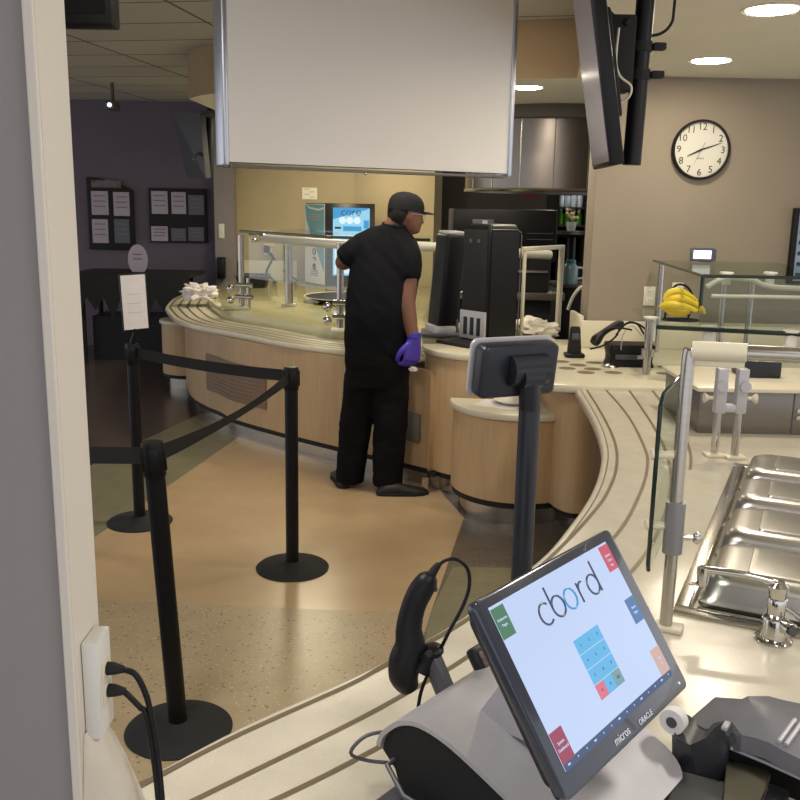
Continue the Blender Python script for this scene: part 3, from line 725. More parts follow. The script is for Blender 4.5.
# head frame: looks right and away
HD = V((0.90, 0.42, -0.10)).normalized(); HS = HD.cross(ZZ).normalized(); HU = HS.cross(HD); HC = pp(406, 214, 5.46)
def hp(f_, s_, u_): return HC + HD * f_ + HS * s_ + HU * u_
Lsh, Lel, Lwr = (363, 246, 5.46), (343, 262, 5.50), (352, 262, 5.86)
Rarm = [(406, 250, 5.44, .066), (407, 275, 5.40, .064), (406, 300, 5.37, .058), (409, 318, 5.355, .049), (413, 337, 5.34, .036), (414, 344, 5.34, .030)]
# body, one continuous surface: torso, neck, head, arms, legs
b = MB()
b.loft(rings([(376, 382, 5.47, .12, .09), (377, 350, 5.47, .17, .13), (379, 310, 5.46, .18, .145), (384, 268, 5.46, .185, .125), (387, 242, 5.46, .17, .09), (391, 230, 5.46, .080, .062), (396, 221, 5.46, .062, .065), (400, 213, 5.46, .058, .062)]))
skull = [(-0.098, 0.0, 0.0), ]
t_ = []
for f_, rs_, ru_, uo in [(-.100, .02, .03, .02), (-.092, .048, .055, .02), (-.07, .066, .082, .018), (-.03, .076, .102, .012), (.02, .074, .108, 0.0), (.055, .066, .106, -.008), (.08, .054, .098, -.014), (.095, .036, .082, -.018), (.101, .015, .06, -.02)]:
    t_.append(ellring(hp(f_, 0, uo), rs_, ru_, HS, HU, 24, 2.1))
b.loft(t_)
b.loft([ellring(hp(.105, 0, -.028 + dz), r1, r2, HS, HD, 14, 2) for dz, r1, r2 in ((-.018, .017, .020), (-.008, .015, .022), (.012, .009, .012), (.03, .006, .004))])      # nose
b.loft([ellring(hp(.075, 0, -.082 + dz), r1, r2, HS, HD, 14, 2) for dz, r1, r2 in ((-.022, .02, .02), (-.01, .03, .028), (.01, .036, .026))])       # chin
b.tube([hp(.092, -.024, -.07), hp(.103, 0, -.071), hp(.092, .024, -.07)], [.004, .0075, .004], 10)                                                   # lips
b.tube([hp(.088, -.04, .022), hp(.1, 0, .02), hp(.088, .04, .022)], .007, 8)                                                                         # brow
for s_ in (-1, 1):
    b.ball(hp(-.008, s_ * .076, -.012), (1, 1, 1), 12, axes((0, 0, 0), HD * .020, HS * .009, HU * .034).to_4x4())
limb(b, [(375, 243, 5.46, .06), (*Lsh, .068), (350, 256, 5.47, .056), (*Lel, .048), (345, 263, 5.62, .043), (*Lwr[:2], 5.80, .034)])
limb(b, [(400, 244, 5.45, .06)] + Rarm)
limb(b, [(364, 376, 5.49, .085), (358, 425, 5.50, .07), (353, 470, 5.53, .05), (352, 484, 5.54, .045)])
limb(b, [(389, 378, 5.45, .085), (390, 428, 5.43, .07), (389, 472, 5.45, .05), (389, 488, 5.45, .045)])
body = obj('body', b, skin_m, per); fuse(body, 0.0095, 3)
m_eye = mat('eye', (40, 30, 28), 0.2)
for s_ in (-1, 1):
    b = MB(); b.ball(hp(.086, s_ * .03, .002), 0.0105, 12); obj('eye', b, m_eye, body)
b = MB()
b.tube([hp(.10, -.062, .004), hp(.0, -.079, .006)], .0028, 6); b.tube([hp(.10, .062, .004), hp(.0, .079, .006)], .0028, 6)
b.tube([hp(.103, .03 + .022 * math.cos(a * PI / 6), 0.0 + .017 * math.sin(a * PI / 6)) for a in range(12)], .002, 6, closed=True)
b.tube([hp(.103, -.03 + .022 * math.cos(a * PI / 6), 0.0 + .017 * math.sin(a * PI / 6)) for a in range(12)], .002, 6, closed=True)
obj('spectacles', b, m_silver, per)
# short dark hair below the cap
b = MB()
b.loft([ellring(hp(f_, 0, uo), rs_, ru_, HS, HU, 24, 2.1) for f_, rs_, ru_, uo in [(-.107, .03, .035, .012), (-.097, .056, .06, .008), (-.07, .073, .082, .01), (-.04, .0815, .095, .016), (-.025, .082, .095, .03)]])
obj('hair', b, mat('hair_black', (24, 21, 20), 0.9, vary=0.2, vscale=80, bump=.6, bscale=300), per)
# cap: crown, visor, button, front emblem
b = MB()
crown = []
for u_, rf, rs_, fo in [(.018, .112, .091, -.004), (.045, .112, .092, -.003), (.075, .105, .088, -.005), (.10, .088, .076, -.008), (.118, .06, .054, -.010), (.127, .025, .022, -.012)]:
    crown.append(ellring(hp(fo, 0, u_), rf, rs_, HD, HS, 28, 2.1))
b.loft(crown); cap = obj('cap', b, cap_m, per)
b = MB(); top = []; bot = []
for k in range(13):
    a = math.radians(-62 + 124 * k / 12)
    i_ = hp(-.003 + .108 * math.cos(a), .089 * math.sin(a), .026); o_ = hp(.05 + .135 * math.cos(a), .083 * math.sin(a), .022 - .012 * (math.sin(a)) ** 2)
    top.append((i_, o_))
b.grid([[p[0] for p in top], [(p[0] + p[1]) / 2 + HU * .004 for p in top], [p[1] for p in top]])
b.grid([[p[1] for p in top], [p[1] - HU * .004 for p in top]]); b.grid([[p[0] - HU * .004 for p in top], [p[1] - HU * .004 for p in top]])
obj('visor', b, cap_m, cap)
b = MB(); b.ball(hp(.098, -.03, .078), (.012, .012, .015), 10); obj('emblem', b, m_white, cap)
# shirt
b = MB()
b.loft(rings([(377, 352, 5.47, .196, .164), (377, 340, 5.47, .205, .172), (379, 315, 5.46, .210, .178), (383, 280, 5.46, .212, .155), (386, 255, 5.46, .205, .125), (388, 241, 5.46, .178, .105), (391, 232, 5.46, .118, .09), (395, 225, 5.46, .077, .078)]))
limb(b, [(393, 234, 5.46, .080), (380, 241, 5.46, .088), (363, 247, 5.46, .088), (352, 254, 5.46, .083), (346, 260, 5.475, .076)])
limb(b, [(396, 244, 5.45, .078), (406, 254, 5.43, .088), (408, 268, 5.40, .082), (407.5, 278, 5.39, .080)])
sh = obj('shirt', b, shirt_m, per); fuse(sh, 0.012, 4)
for v in sh.data.vertices:
    n_ = noise.noise(V((v.co.x * 9, v.co.y * 9, v.co.z * 5))) * 0.010 + noise.noise(V((v.co.x * 20 + v.co.z * 16, v.co.y * 20, v.co.z * 9))) * 0.005
    v.co += v.normal * n_
b = MB(); C = pp(395.5, 224.5, 5.46); b.tube([C + V((.072 * math.cos(a * PI / 10), .074 * math.sin(a * PI / 10), .012 * math.sin(a * PI / 10))) for a in range(20)], .012, 8, closed=True); obj('collar', b, shirt_m, sh)
# trousers
b = MB()
b.loft(rings([(377, 338, 5.47, .192, .16), (377, 360, 5.47, .202, .165), (377, 385, 5.47, .195, .15)]))
limb(b, [(362, 372, 5.49, .112), (358, 405, 5.50, .106), (354, 440, 5.51, .098), (351, 470, 5.53, .092), (350, 481, 5.535, .092)])
limb(b, [(390, 374, 5.45, .115), (391, 405, 5.44, .110), (390, 440, 5.43, .104), (388, 470, 5.44, .100), (388, 485, 5.445, .100)])
tr_o = obj('trousers', b, trou_m, per); fuse(tr_o, 0.012, 3)
for v in tr_o.data.vertices:
    v.co += v.normal * (noise.noise(V((v.co.x * 8, v.co.y * 8, v.co.z * 6))) * 0.010 + noise.noise(V((v.co.x * 12, v.co.y * 12, v.co.z * 26))) * 0.005)
def shoe(heel, d, name='shoe'):
    d = V(d).normalized(); sd = d.cross(ZZ); w = MB(); L_ = 0.30; R_ = []
    for f_, hw, h_ in [(-.02, .025, .03), (0.0, .036, .06), (.05, .042, .085), (.11, .043, .085), (.16, .047, .065), (.21, .051, .052), (.25, .047, .044), (.285, .03, .034), (.30, .012, .022)]:
        c = heel + d * f_; R_.append([c + sd * (hw * math.cos(a)) + ZZ * (h_ * (0.5 + 0.5 * math.sin(a)) if math.sin(a) > -0.6 else 0.0) for a in [2 * PI * k / 20 for k in range(20)]])
    w.loft(R_); o = obj(name, w, shoe_m, per)
    w = MB(); w.prism([(p.x, p.y) for p in [heel + d * f_ + sd * s_ for f_, s_ in [(-.025, 0), (-.01, .035), (.06, .044), (.15, .05), (.21, .055), (.27, .043), (.305, .015), (.305, -.015), (.27, -.043), (.21, -.055), (.15, -.05), (.06, -.044), (-.01, -.035)]]], 0.0, 0.022, bev=.004)
    obj('sole', w, m_blackm, o)
hl = oz(344, 488, 0.0); hr = oz(380, 494, 0.0)
shoe(V((hl.x, hl.y - .0, 0.0)), (-0.25, 0.97, 0)); shoe(V((hr.x, hr.y - .02, 0.0)), (0.97, 0.12, 0))
# gloved hands with five fingers each
def hand(name, wrist, along, palm_n, side, curl, spread=1.0, K=1.0):
    """along: wrist to knuckles; palm_n: out of the palm; side: towards the thumb"""
    al = V(along).normalized(); pn = (V(palm_n) - al * V(palm_n).dot(al)).normalized(); sd = al.cross(pn)
    if sd.dot(V(side)) < 0: sd = -sd
    w = MB()
    w.loft([ellring(wrist + al * f_, a, c, sd, pn, 16, 2.4) for f_, a, c in ((-.035, .031, .026), (0, .032, .025), (.03, .042, .021), (.065, .046, .019), (.09, .044, .017))])
    for i, (off, ln) in enumerate(((.031, .072), (.011, .082), (-.010, .077), (-.030, .060))):
        p = wrist + al * .078 + sd * off; d = al.copy(); P = [p]; a_ = 0
        for j, fr in enumerate((.42, .33, .25)):
            a_ += curl * (0.5, 1.0, 0.8)[j]; dd = (al * math.cos(a_) + pn * math.sin(a_) + sd * off * 1.5 * spread).normalized(); p = p + dd * ln * fr; P.append(p)
        w.tube(smooth(P, 3), [.0105, .0105, .0105, .010, .010, .0098, .0092, .009, .0088, .007][:len(P) * 3 - 2], 10)
    p = wrist + al * .02 + sd * .028; P = [p, p + al * .03 + sd * .026 + pn * .008, p + al * .06 + sd * .032 + pn * .02, p + al * .08 + sd * .022 + pn * .032]
    w.tube(smooth(P, 3), [.014, .014, .0135, .013, .0125, .012, .0115, .011, .010, .008], 10)
    for v in w.b.verts: v.co = wrist + (v.co - wrist) * K
    o = obj(name, w, glove_m, per); fuse(o, 0.0038, 1); return o
wr = pp(414, 340, 5.34)
g = hand('glove', wr, (-0.12, -0.05, -1), (-0.62, 0.78, 0), (-0.7, -0.6, 0), 0.85, 1.9, 1.36)
b = MB(); b.lathe([(.044, -.01), (.046, 0.0), (.045, .012)], axes(wr + V((0, 0, .022)), V((1, 0, 0)), V((0, 1, 0)), ZZ), 18); obj('cuff', b, glove_m, g)
wl = pp(Lwr[0], Lwr[1], 5.83)
hand('glove', wl, (0.05, 1, -0.12), (0, 0, -1), (1, 0, 0), 0.55)
b = MB(); b.crumple(pp(413, 371, 5.36) , (.022, .016, .016), .5, 3, 7, 3)
tag(obj('paper_scrap', b, m_paper, None), 'small white scrap of cloth hanging from the violet glove', 'cloth')
# ------------------------------------------------------------------ drop-in food wells and their lids
E1 = V((0.427, 0.904, 0)).normalized(); E2 = V((E1.y, -E1.x, 0))
FO = oz(672, 614, NC); MF = axes((FO.x, FO.y, NC), E2, E1, ZZ)       # x across (to the right), y away along the counter
DL = (oz(736, 465, NC) - oz(672, 614, NC)).dot(E1)                   # length of the frame
WFR = 0.62
t = thing('food_well_unit', 'stainless drop-in steam table unit holding four lidded wells', 'steam table', (FO.x, FO.y, NC))
q = MB()
for c, d in (((WFR / 2, 0.02, .004), (WFR, .04, .008)), ((WFR / 2, DL - .02, .004), (WFR, .04, .008)), ((.02, DL / 2, .004), (.04, DL - .08, .008)), ((WFR - .03, DL / 2, .004), (.06, DL - .08, .008))): q.box(c, d, MF, bev=.002)
obj('rim_frame', q, m_steel, t)
q = MB()
for i in range(1, 4): q.box((WFR / 2, DL * i / 4, .003), (WFR - .12, .022, .006), MF)
obj('divider_bar', q, m_steel, t)
q = MB(); q.box((WFR / 2, DL / 2, .0006), (WFR - .12, DL - .08, .001), MF); obj('well_floor', q, mat('well_dark', (96, 92, 84), 0.4, 0.8), t)
q = MB()
for c, d in (((.034, DL / 2, .011), (.008, DL - .09, .006)), ((WFR / 2, .036, .011), (WFR - .1, .008, .006))): q.box(c, d, MF, bev=.002)
obj('raised_bead', q, m_chrome, t)
pitch = (DL - .10) / 4
names = ['domed steel pan lid nearest the chrome faucet', 'domed steel pan lid second from the chrome faucet', 'domed steel pan lid third from the chrome faucet', 'domed steel pan lid farthest from the chrome faucet']
def rr3(w, h, r, z, n=5): return [V((x, y, z)) for x, y in rrect(w, h, r, n)]
proto = None
for i in range(4):
    cy = .05 + pitch * (i + .5); cen = MF @ V((.045 + .25, cy, .008))
    o = thing('pan_lid', names[i], 'pan lid', cen, 'steel lids on the food wells', math.atan2(E2.y, E2.x))
    LW, LH = .50, pitch - .014
    w = MB(); w.loft([rr3(LW, LH, .03, 0), rr3(LW, LH, .03, .008), rr3(LW - .02, LH - .02, .04, .02), rr3(LW - .034, LH - .034, .045, .05), rr3(LW - .05, LH - .05, .05, .064), rr3(LW - .085, LH - .085, .04, .072), rr3(LW - .15, LH - .14, .02, .073)])
    obj('dome', w, m_lid, o, local=True)
    w = MB(); w.loft([rr3(LW - .20, LH - .13, .012, .072), rr3(LW - .205, LH - .135, .012, .077), rr3(LW - .22, LH - .15, .01, .078)]); obj('raised_panel', w, m_lid, o, local=True)
    w = MB(); w.tube([V((.16, -.04, .072)), V((.16, -.04, .095)), V((.16, .04, .095)), V((.16, .04, .072))], .006, 8); obj('handle', w, m_black, o, local=True)

# chrome swing faucet
fb = oz(773, 640, NC); fb = V((fb.x, fb.y, NC))
t = thing('faucet', 'chrome swing faucet in front of the nearest steel lid', 'faucet', fb)
TF = Matrix.Translation(fb)
q = MB(); q.lathe([(.040, 0), (.040, .004), (.034, .008), (.0, .008)], TF, 32); obj('flange', q, m_chrome, t)
q = MB(); q.lathe([(.027, .006), (.027, .05), (.024, .056), (.019, .062), (.021, .075), (.021, .095), (.018, .10), (.020, .106), (.020, .125), (.012, .134), (0, .136)], TF, 28); obj('column', q, m_chrome, t)
tipb = oy(703, 572, fb.y + 0.05); top_ = fb + ZZ * .126
tipb = V((tipb.x, tipb.y, max(tipb.z, NC + .09)))
q = MB(); q.tube(smooth([top_, top_ + (tipb - top_) * .1 + ZZ * .006, top_ + (tipb - top_) * .5 + ZZ * .01, tipb + ZZ * .006, tipb], 5), .0085, 12); obj('spout', q, m_chrome, t)
q = MB(); q.lathe([(.012, .012), (.0135, 0), (.0125, -.03), (.0, -.03)], Matrix.Translation(tipb), 18); q.box(tipb + V((-.012, 0, -.028)), (.03, .012, .005)); obj('spout_tip', q, m_chrome, t)
q = MB(); hv = (E2 * .7 - E1 * .6).normalized(); q.tube([fb + ZZ * .05, fb + ZZ * .045 + hv * .03, fb + ZZ * .042 + hv * .044], [.012, .014, .017], 14); obj('side_valve', q, m_chrome, t)
q = MB(); q.cyl(fb + ZZ * .042 + hv * .044, fb + ZZ * .042 + hv * .052, .011, 16); obj('valve_button', q, m_dkgrey, t)
q = MB(); q.tube([fb + ZZ * .09 - E2 * .0, fb + ZZ * .07 + E2 * .035 + E1 * .0, fb + ZZ * .06 + E2 * .05], [.006, .006, .008], 10); obj('lever', q, m_chrome, t)

# ------------------------------------------------------------------ near sneeze guard: post, rail, side glass
PA = oz(668, 629, NC); PA = V((PA.x - .006, PA.y, NC)); PT = oy(682.5, 350, PA.y)
t = thing('sneeze_guard', 'chrome sneeze guard post and rail with a side glass pane beside the lit till screen', 'sneeze guard', PA)
PT = V((PA.x + 0.0, PA.y, PT.z))
q = MB(); q.tube(smooth([PA, PA + ZZ * .3, PT - ZZ * .03, PT - ZZ * .004 + E2 * .008, PT + E2 * .022], 5), .0138, 20); obj('post', q, m_steel, t)
q = MB(); q.box((0, 0, .006), (.058, .045, .012), axes(PA + E2 * .008, E2, E1, ZZ), bev=.004); obj('post_base', q, m_cream, t)
q = MB(); q.cyl((PA.x, PA.y, NC + .18), (PA.x, PA.y, NC + .295), .0212, 24); obj('collar', q, mat('collar_grey', (140, 140, 142), .4, .6), t)
rd = (oy(806, 357, PA.y - .07) - oy(700, 352, PA.y)); rd.normalize()
q = MB(); q.cyl(PT + rd * .006, PT + rd * .112, .0195, 24); obj('rail_sleeve', q, m_cream, t)
q = MB(); q.cyl(PT + rd * .10, PT + rd * 1.0, .0165, 20); obj('rail', q, m_steel, t)
q = MB(); q.box((0, 0, 0), (.10, .012, .014), axes(PT + rd * .06 - ZZ * .025, rd, ZZ.cross(rd), ZZ), bev=.003); obj('sleeve_bracket', q, m_cream, t)
# right-hand support of the rail, outside the picture
PR = PT + rd * .98
q = MB(); q.cyl((PR.x, PR.y, NC), PR, .0155, 18); obj('post', q, m_steel, t)
# side pane: stands beside the post and runs back along the tray
g0 = oy(656, 470, PA.y + 0.0); gx = g0.x; gz0 = oy(657, 573, PA.y).z; gz1 = oy(657, 406, PA.y).z
gz2 = oy(705, 369, PA.y + .35).z
pane = [(0, gz0 + .02), (.012, gz0), (.36, gz0 + .03), (.40, gz0 + .10), (.42, gz1 - .12), (.42, gz2 - .04), (.38, gz2), (.03, gz1 + .02), (0, gz1)]
pX = E1.copy()
G0 = V((gx, PA.y + .004, 0)); MG = axes(G0, pX, ZZ, pX.cross(ZZ))
q = MB(); q.prism(pane, -.004, .004, MG); obj('side_pane', q, m_glass_t, t, sm=False)
q = MB(); q.tube([MG @ V((a, b_, 0)) for a, b_ in [(.012, gz0), (0, gz0 + .02), (0, gz1), (.03, gz1 + .02), (.38, gz2)]], .0048, 8); obj('pane_edge', q, m_gedge, t)
for yy in (456, 527):
    z = oy(660, yy, PA.y).z
    q = MB(); q.cyl((gx - .006, PA.y + .012, z), (PA.x, PA.y + .004, z), .009, 14); q.cyl((gx - .010, PA.y + .012, z), (gx - .005, PA.y + .012, z), .012, 14); obj('pane_clamp', q, m_cream, t)
q = MB(); z = NC + .215; q.cyl((PA.x + .02, PA.y, z), (PA.x + .045, PA.y - .004, z), .006, 10); q.ball((PA.x + .05, PA.y - .004, z), (.011, .011, .014), 12); obj('thumb_screw', q, m_chrome, t)
q = MB(); z = NC + .335; q.cyl((PA.x + .012, PA.y + .02, z), (PA.x + .012, PA.y + .05, z), .006, 10); obj('thumb_screw', q, m_chrome, t)

# ------------------------------------------------------------------ far end of the well counter: twin post bracket and tiered glass
PB = oz(734, 458, NC); PB = V((PB.x, PB.y, NC)); PB2 = oz(714, 456, NC); PB2 = V((PB2.x, PB2.y, NC))
t = thing('tiered_sneeze_guard', 'two-tier glass food guard behind the rail, with bananas showing under it', 'sneeze guard', PB)
zb0, zb1 = oy(730, 413, PB.y).z, oy(730, 368, PB.y).z
dx = (PB - PB2); 
for P in (PB, PB2):
    q = MB(); q.cyl(P, (P.x, P.y, zb0 + .02), .0145, 16); obj('post', q, m_steel if P is PB else m_chrome, t)
    q = MB(); q.box((P.x, P.y, NC + .006), (.075, .06, .012), bev=.004); obj('post_base', q, m_cream, t)
xl, xr = oy(713, 400, PB.y).x, oy(747, 400, PB.y).x; w_ = (xr - xl)
q = MB()
for x in (xl + w_ * .2, xr - w_ * .2): q.box((x, PB.y, (zb0 + zb1) / 2), (w_ * .32, .04, zb1 - zb0), bev=.006)
q.box(((xl + xr) / 2, PB.y, zb0 + .02), (w_ * .8, .033, .03), bev=.005); obj('bracket', q, m_silver, t)
for x in (xl + w_ * .16, xr - w_ * .16):
    q = MB(); zc = oy(720, 385, PB.y).z; q.cyl((x, PB.y - .02, zc), (x, PB.y - .034, zc), .02, 20); obj('knob', q, m_silver, t)
for s_, x in ((-1, xl), (1, xr)):
    q = MB(); zc = oy(720, 398, PB.y).z; q.cyl((x, PB.y, zc), (x + s_ * .018, PB.y, zc), .007, 10); q.cyl((x + s_ * .018, PB.y, zc), (x + s_ * .034, PB.y, zc), .009, 12, r2=.02); obj('wing_screw', q, m_cream, t)
# lower shelf
LZ = 1.17; UZ = 1.45
la, lb = oz(656, 327, LZ), oz(806, 337, LZ)
q = MB(); q.prism([(la.x, la.y), (lb.x + .45, lb.y - .03), (lb.x + .45, 5.6), (la.x + .10, 5.6)], LZ - .006, LZ + .006); obj('lower_shelf', q, m_glass, t, sm=False)
q = MB(); q.tube([V((la.x, la.y, LZ)), V((lb.x + .45, lb.y - .03, LZ))], .012, 8); obj('shelf_edge', q, m_gedge, t)
ua, ub, uc = oz(703, 276, UZ), oz(806, 278, UZ), oz(655, 257, UZ)
uc = oy(654, 259, 5.9)
q = MB(); q.prism([(ua.x, ua.y), (ub.x + .4, ub.y), (ub.x + .4, uc.y), (uc.x, uc.y)], UZ - .005, UZ + .005); obj('upper_shelf', q, m_glass_t, t, sm=False)
q = MB(); q.tube([V((uc.x, uc.y, UZ)), V((ua.x, ua.y, UZ)), V((ub.x + .4, ub.y, UZ))], .008, 8); obj('shelf_edge', q, m_gedge, t)
q = MB(); q.prism([(ua.x + .01, ua.y + .02), (ub.x + .4, ub.y + .02), (ub.x + .4, ub.y + .028), (ua.x + .01, ua.y + .028)], LZ + .03, UZ - .01); obj('front_pane', q, glass('grey_glass', (0.80, 0.82, 0.79), .2), t, sm=False)
q = MB(); q.cyl((ua.x + .008, ua.y + .024, UZ - .005), (ua.x + .008, ua.y + .024, UZ - .15), .010, 8); obj('pane_edge', q, m_gedge, t)
q = MB(); q.cyl((ua.x + .06, ua.y + .03, UZ - .10), (ub.x + .4, ua.y + .03, UZ - .10), .010, 8); obj('pane_rail', q, m_white, t)
for x in (724, 752):
    p = oy(x, 285, ua.y + .3); q = MB(); q.cyl((p.x, p.y, .872), (p.x, p.y, UZ - .02), .016, 12); obj('inner_post', q, m_steel, t)
for x, y in ((728, 275), (772, 275)):
    p = oz(x, y, UZ); q = MB(); q.cyl((p.x, p.y + .02, UZ - .05), (p.x, p.y + .02, UZ + .012), .022, 16); q.cyl((p.x, p.y + .02, UZ + .005), (p.x, p.y + .02, UZ + .014), .034, 18); obj('glass_clamp', q, m_white, t)
for x, y in ((710, 329), (793, 334), (652, 320)):
    p = oz(x, y, LZ); q = MB(); q.cyl((p.x, p.y + .02, LZ - .12), (p.x, p.y + .02, LZ + .008), .030, 16); q.cyl((p.x, p.y + .02, LZ + .006), (p.x, p.y + .02, LZ + .016), .042, 18); obj('glass_clamp', q, m_white, t)
pq = oz(651, 321, LZ)
q = MB(); q.cyl((pq.x, pq.y + .02, .872), (pq.x, pq.y + .02, LZ), .022, 14); q.cyl((pq.x, pq.y + .02, .97), (pq.x, pq.y + .02, 1.01), .036, 14); obj('post', q, m_steel, t)
cpx = oy(660, 290, uc.y - .12)
q = MB(); q.cyl((cpx.x, cpx.y, .872), (cpx.x, cpx.y, UZ), .019, 14); obj('corner_post', q, m_steel, t)
q = MB(); q.tube(smooth([V((ua.x + .05, ua.y + .08, UZ - .06)), V((ua.x + .14, ua.y + .08, UZ - .015)), V((ua.x + .28, ua.y + .10, UZ - .02)), V((ua.x + .44, ua.y + .11, UZ - .06)), V((ua.x + 1.1, ua.y + .11, UZ - .06))], 5), .014, 10); obj('light_bar', q, m_white, t)

# small LCD on the upper glass
lc = oz(702, 257, UZ); lc.y = min(lc.y, 5.75); lc = V((oy(702, 257, lc.y).x, lc.y, UZ)); t = thing('counter_display', 'small grey display with lit white screen standing on the upper glass shelf', 'display', (lc.x, lc.y, UZ + .005))
zl0 = oy(702, 257, lc.y).z; KL = 1.45
ML = axes((lc.x, lc.y, UZ + .051), V((1, -.08, 0)).normalized(), ZZ, V((-.08, -1, 0)).normalized())
q = MB(); q.prism(rrect(.102 * KL, .058 * KL, .006), -.014, .004, ML, bev=.002); obj('case', q, mat('case_bluegrey', (78, 84, 104), .4), t)
q = MB(); q.prism(rrect(.076 * KL, .036 * KL, .003), .004, .0055, ML); obj('screen', q, mat('lcd_white', (236, 240, 250), .3, emit=.8), t)
q = MB(); q.box((lc.x + .03, lc.y + .025, UZ + .008), (.07, .05, .006), bev=.002); q.box((lc.x + .08, lc.y + .008, UZ + .05), (.012, .03, .07)); obj('stand', q, m_dkgrey, t)

# stainless back unit behind the wells
t = thing('steel_back_unit', 'low stainless cabinet with cream ledge closing the far end of the wells', 'cabinet', oz(760, 436, NC))
s0_ = oz(697, 433, NC); s1_ = oz(806, 433, NC)
q = MB(); q.box(((s0_.x + s1_.x) / 2 + .3, s0_.y + .25, NC + .0905), ((s1_.x - s0_.x) + .6, .5, .179), bev=.003); obj('steel_front', q, mat('steel_dark', (128, 124, 120), .35, .8, vary=.06, vscale=6, stretch=(1, 1, 8)), t)
q = MB(); q.box(((s0_.x + s1_.x) / 2 + .3, s0_.y + .25, NC + .189), ((s1_.x - s0_.x) + .64, .54, .018), bev=.005); obj('ledge', q, m_rim, t)
dv = oz(786, 420, NC + .05).x
q = MB(); q.box((dv, s0_.y - .002, NC + .09), (.004, .004, .17)); obj('seam', q, m_dkgrey, t)
for zz in (.105, .075):
    q = MB(); q.cyl((dv + .02, s0_.y, NC + zz), (dv + .02, s0_.y - .014, NC + zz), .009, 10); obj('bolt', q, m_chrome, t)
bk = oz(764, 379, NC + .198)
t = thing('dark_box', 'blue-black box on the cream ledge behind the rail', 'box', (bk.x, bk.y, NC + .198))
q = MB(); q.box((bk.x, bk.y + .1, NC + .198 + .05), (.165, .16, .098), bev=.006); obj('case', q, m_navy, t)
q = MB(); q.box((bk.x, bk.y + .1, NC + .198 + .101), (.17, .165, .008), bev=.003); obj('cover', q, m_black, t)

# bananas in a wire basket on the lower glass shelf
BY = 4.95
bs = oy(681, 314, BY); bs = V((bs.x, BY, LZ + .006))
t = thing('banana_basket', 'dark wire hoop basket holding a bunch of bananas on the glass shelf', 'basket', bs)
q = MB()
q.tube([bs + V((.10 * math.cos(a * PI / 12), .075 * math.sin(a * PI / 12), .004)) for a in range(24)], .004, 6, closed=True); q.tube([bs + V((-.10, 0, .004)), bs + V((.10, 0, .004))], .004, 6); q.tube([bs + V((0, -.075, .004)), bs + V((0, .075, .004))], .004, 6); obj('base', q, m_blackm, t)
pts = [bs + V((.055, .05, .004)), oy(693, 303, BY + .05), oy(691, 292, BY + .03), oy(685, 285.5, BY + .02), oy(677, 285, BY + .02), oy(671, 291, BY + .02), oy(668, 300, BY + .02), bs + V((-.075, .045, .004))]
q = MB(); q.tube(smooth(pts, 5), .0065, 8); obj('wire_hoop', q, m_blackm, t)
m_ban = mat('banana_yellow', (232, 206, 62), .5, vary=.08, vscale=10, specks=[(26, .10, (150, 112, 40))]); m_tip = mat('banana_tip', (110, 88, 40), .7)
hang = oy(672, 294, BY)
def bez(a, b_, c, n=10): return [a * (1 - k / n) ** 2 + b_ * 2 * (k / n) * (1 - k / n) + c * (k / n) ** 2 for k in range(n + 1)]
bn = [((664, 300), (672, 282), (697, 301), 'topmost banana arching over the yellow bunch', 0), ((664, 303), (678, 292), (698, 306), 'second banana from the top of the yellow bunch', -.03), ((660, 307), (672, 300), (697, 311), 'front banana lying lowest in the yellow bunch', -.05),
      ((662, 304), (670, 316), (690, 312), 'underside banana curving below the yellow bunch', .03), ((690, 303), (698, 304), (705, 314), 'banana poking out at the right of the bunch', -.01)]
for a, b_, c, lab, dy in bn:
    t = thing('banana', lab, 'banana', oy(c[0], c[1], BY + dy), 'bananas in the bunch')
    P = bez(oy(a[0], a[1], BY), oy(b_[0], b_[1], BY + dy * 1.4), oy(c[0], c[1], BY + dy)); n = len(P)
    q = MB(); q.tube(P, [.006 + .0145 * math.sin(PI * min(1, (k + .6) / (n - .2))) ** .6 for k in range(n)], 8); obj('peel', q, m_ban, t)
    q = MB(); q.tube([P[-1], P[-1] + (P[-1] - P[-2]) * .4], .006, 6); obj('tip', q, m_tip, t)
# ------------------------------------------------------------------ glowing drink machine at the back
mb0, mbl, mbr = oz(325, 286, DECK), oz(299.5, 281.5, DECK), oz(374.5, 283, DECK)
MYF = mb0.y
mh = oy(326, 203, MYF).z
t = thing('drink_machine', 'tall drink machine with glowing blue front panel on the far deck', 'drink machine', (mb0.x, MYF, DECK))
dirS = V((mbl.x - mb0.x, mbl.y - mb0.y, 0)); dS = min(dirS.length, 0.5); dirS.normalize()
xr_ = oy(374.5, 245, MYF).x
dirF = V((1, 0.0, 0)); wF = xr_ - mb0.x
base = [mb0, mb0 + dirF * wF, mb0 + dirF * wF + V((dirS.x * .9, dirS.y, 0)) * dS, mb0 + dirS * dS]
q = MB(); q.prism([(p.x, p.y) for p in base], DECK, mh, bev=.01); obj('cabinet', q, mat('machine_dark', (36, 38, 46), .4), t)
MFr = axes((mb0.x, MYF - .004, DECK), dirF, ZZ, V((0, -1, 0)))
H_ = mh - DECK
q = MB(); q.box((wF / 2, H_ / 2, .004), (wF, H_, .016), MFr, bev=.006); door = obj('door', q, mat('door_black', (22, 24, 32), .3), t)
def fr(x, y): p = oy(x, y, MYF - .016); return p.x - mb0.x, p.z - DECK
ax0, ay1 = fr(333, 207.5); ax1, ay0 = fr(369, 276)
m_glow = mat('panel_glow', (150, 214, 240), .3, emit=.75, lcd=True); m_glow2 = mat('panel_glow_white', (222, 240, 250), .3, emit=.8, lcd=True); m_glow3 = mat('panel_glow_blue', (60, 160, 220), .3, emit=.7, lcd=True)
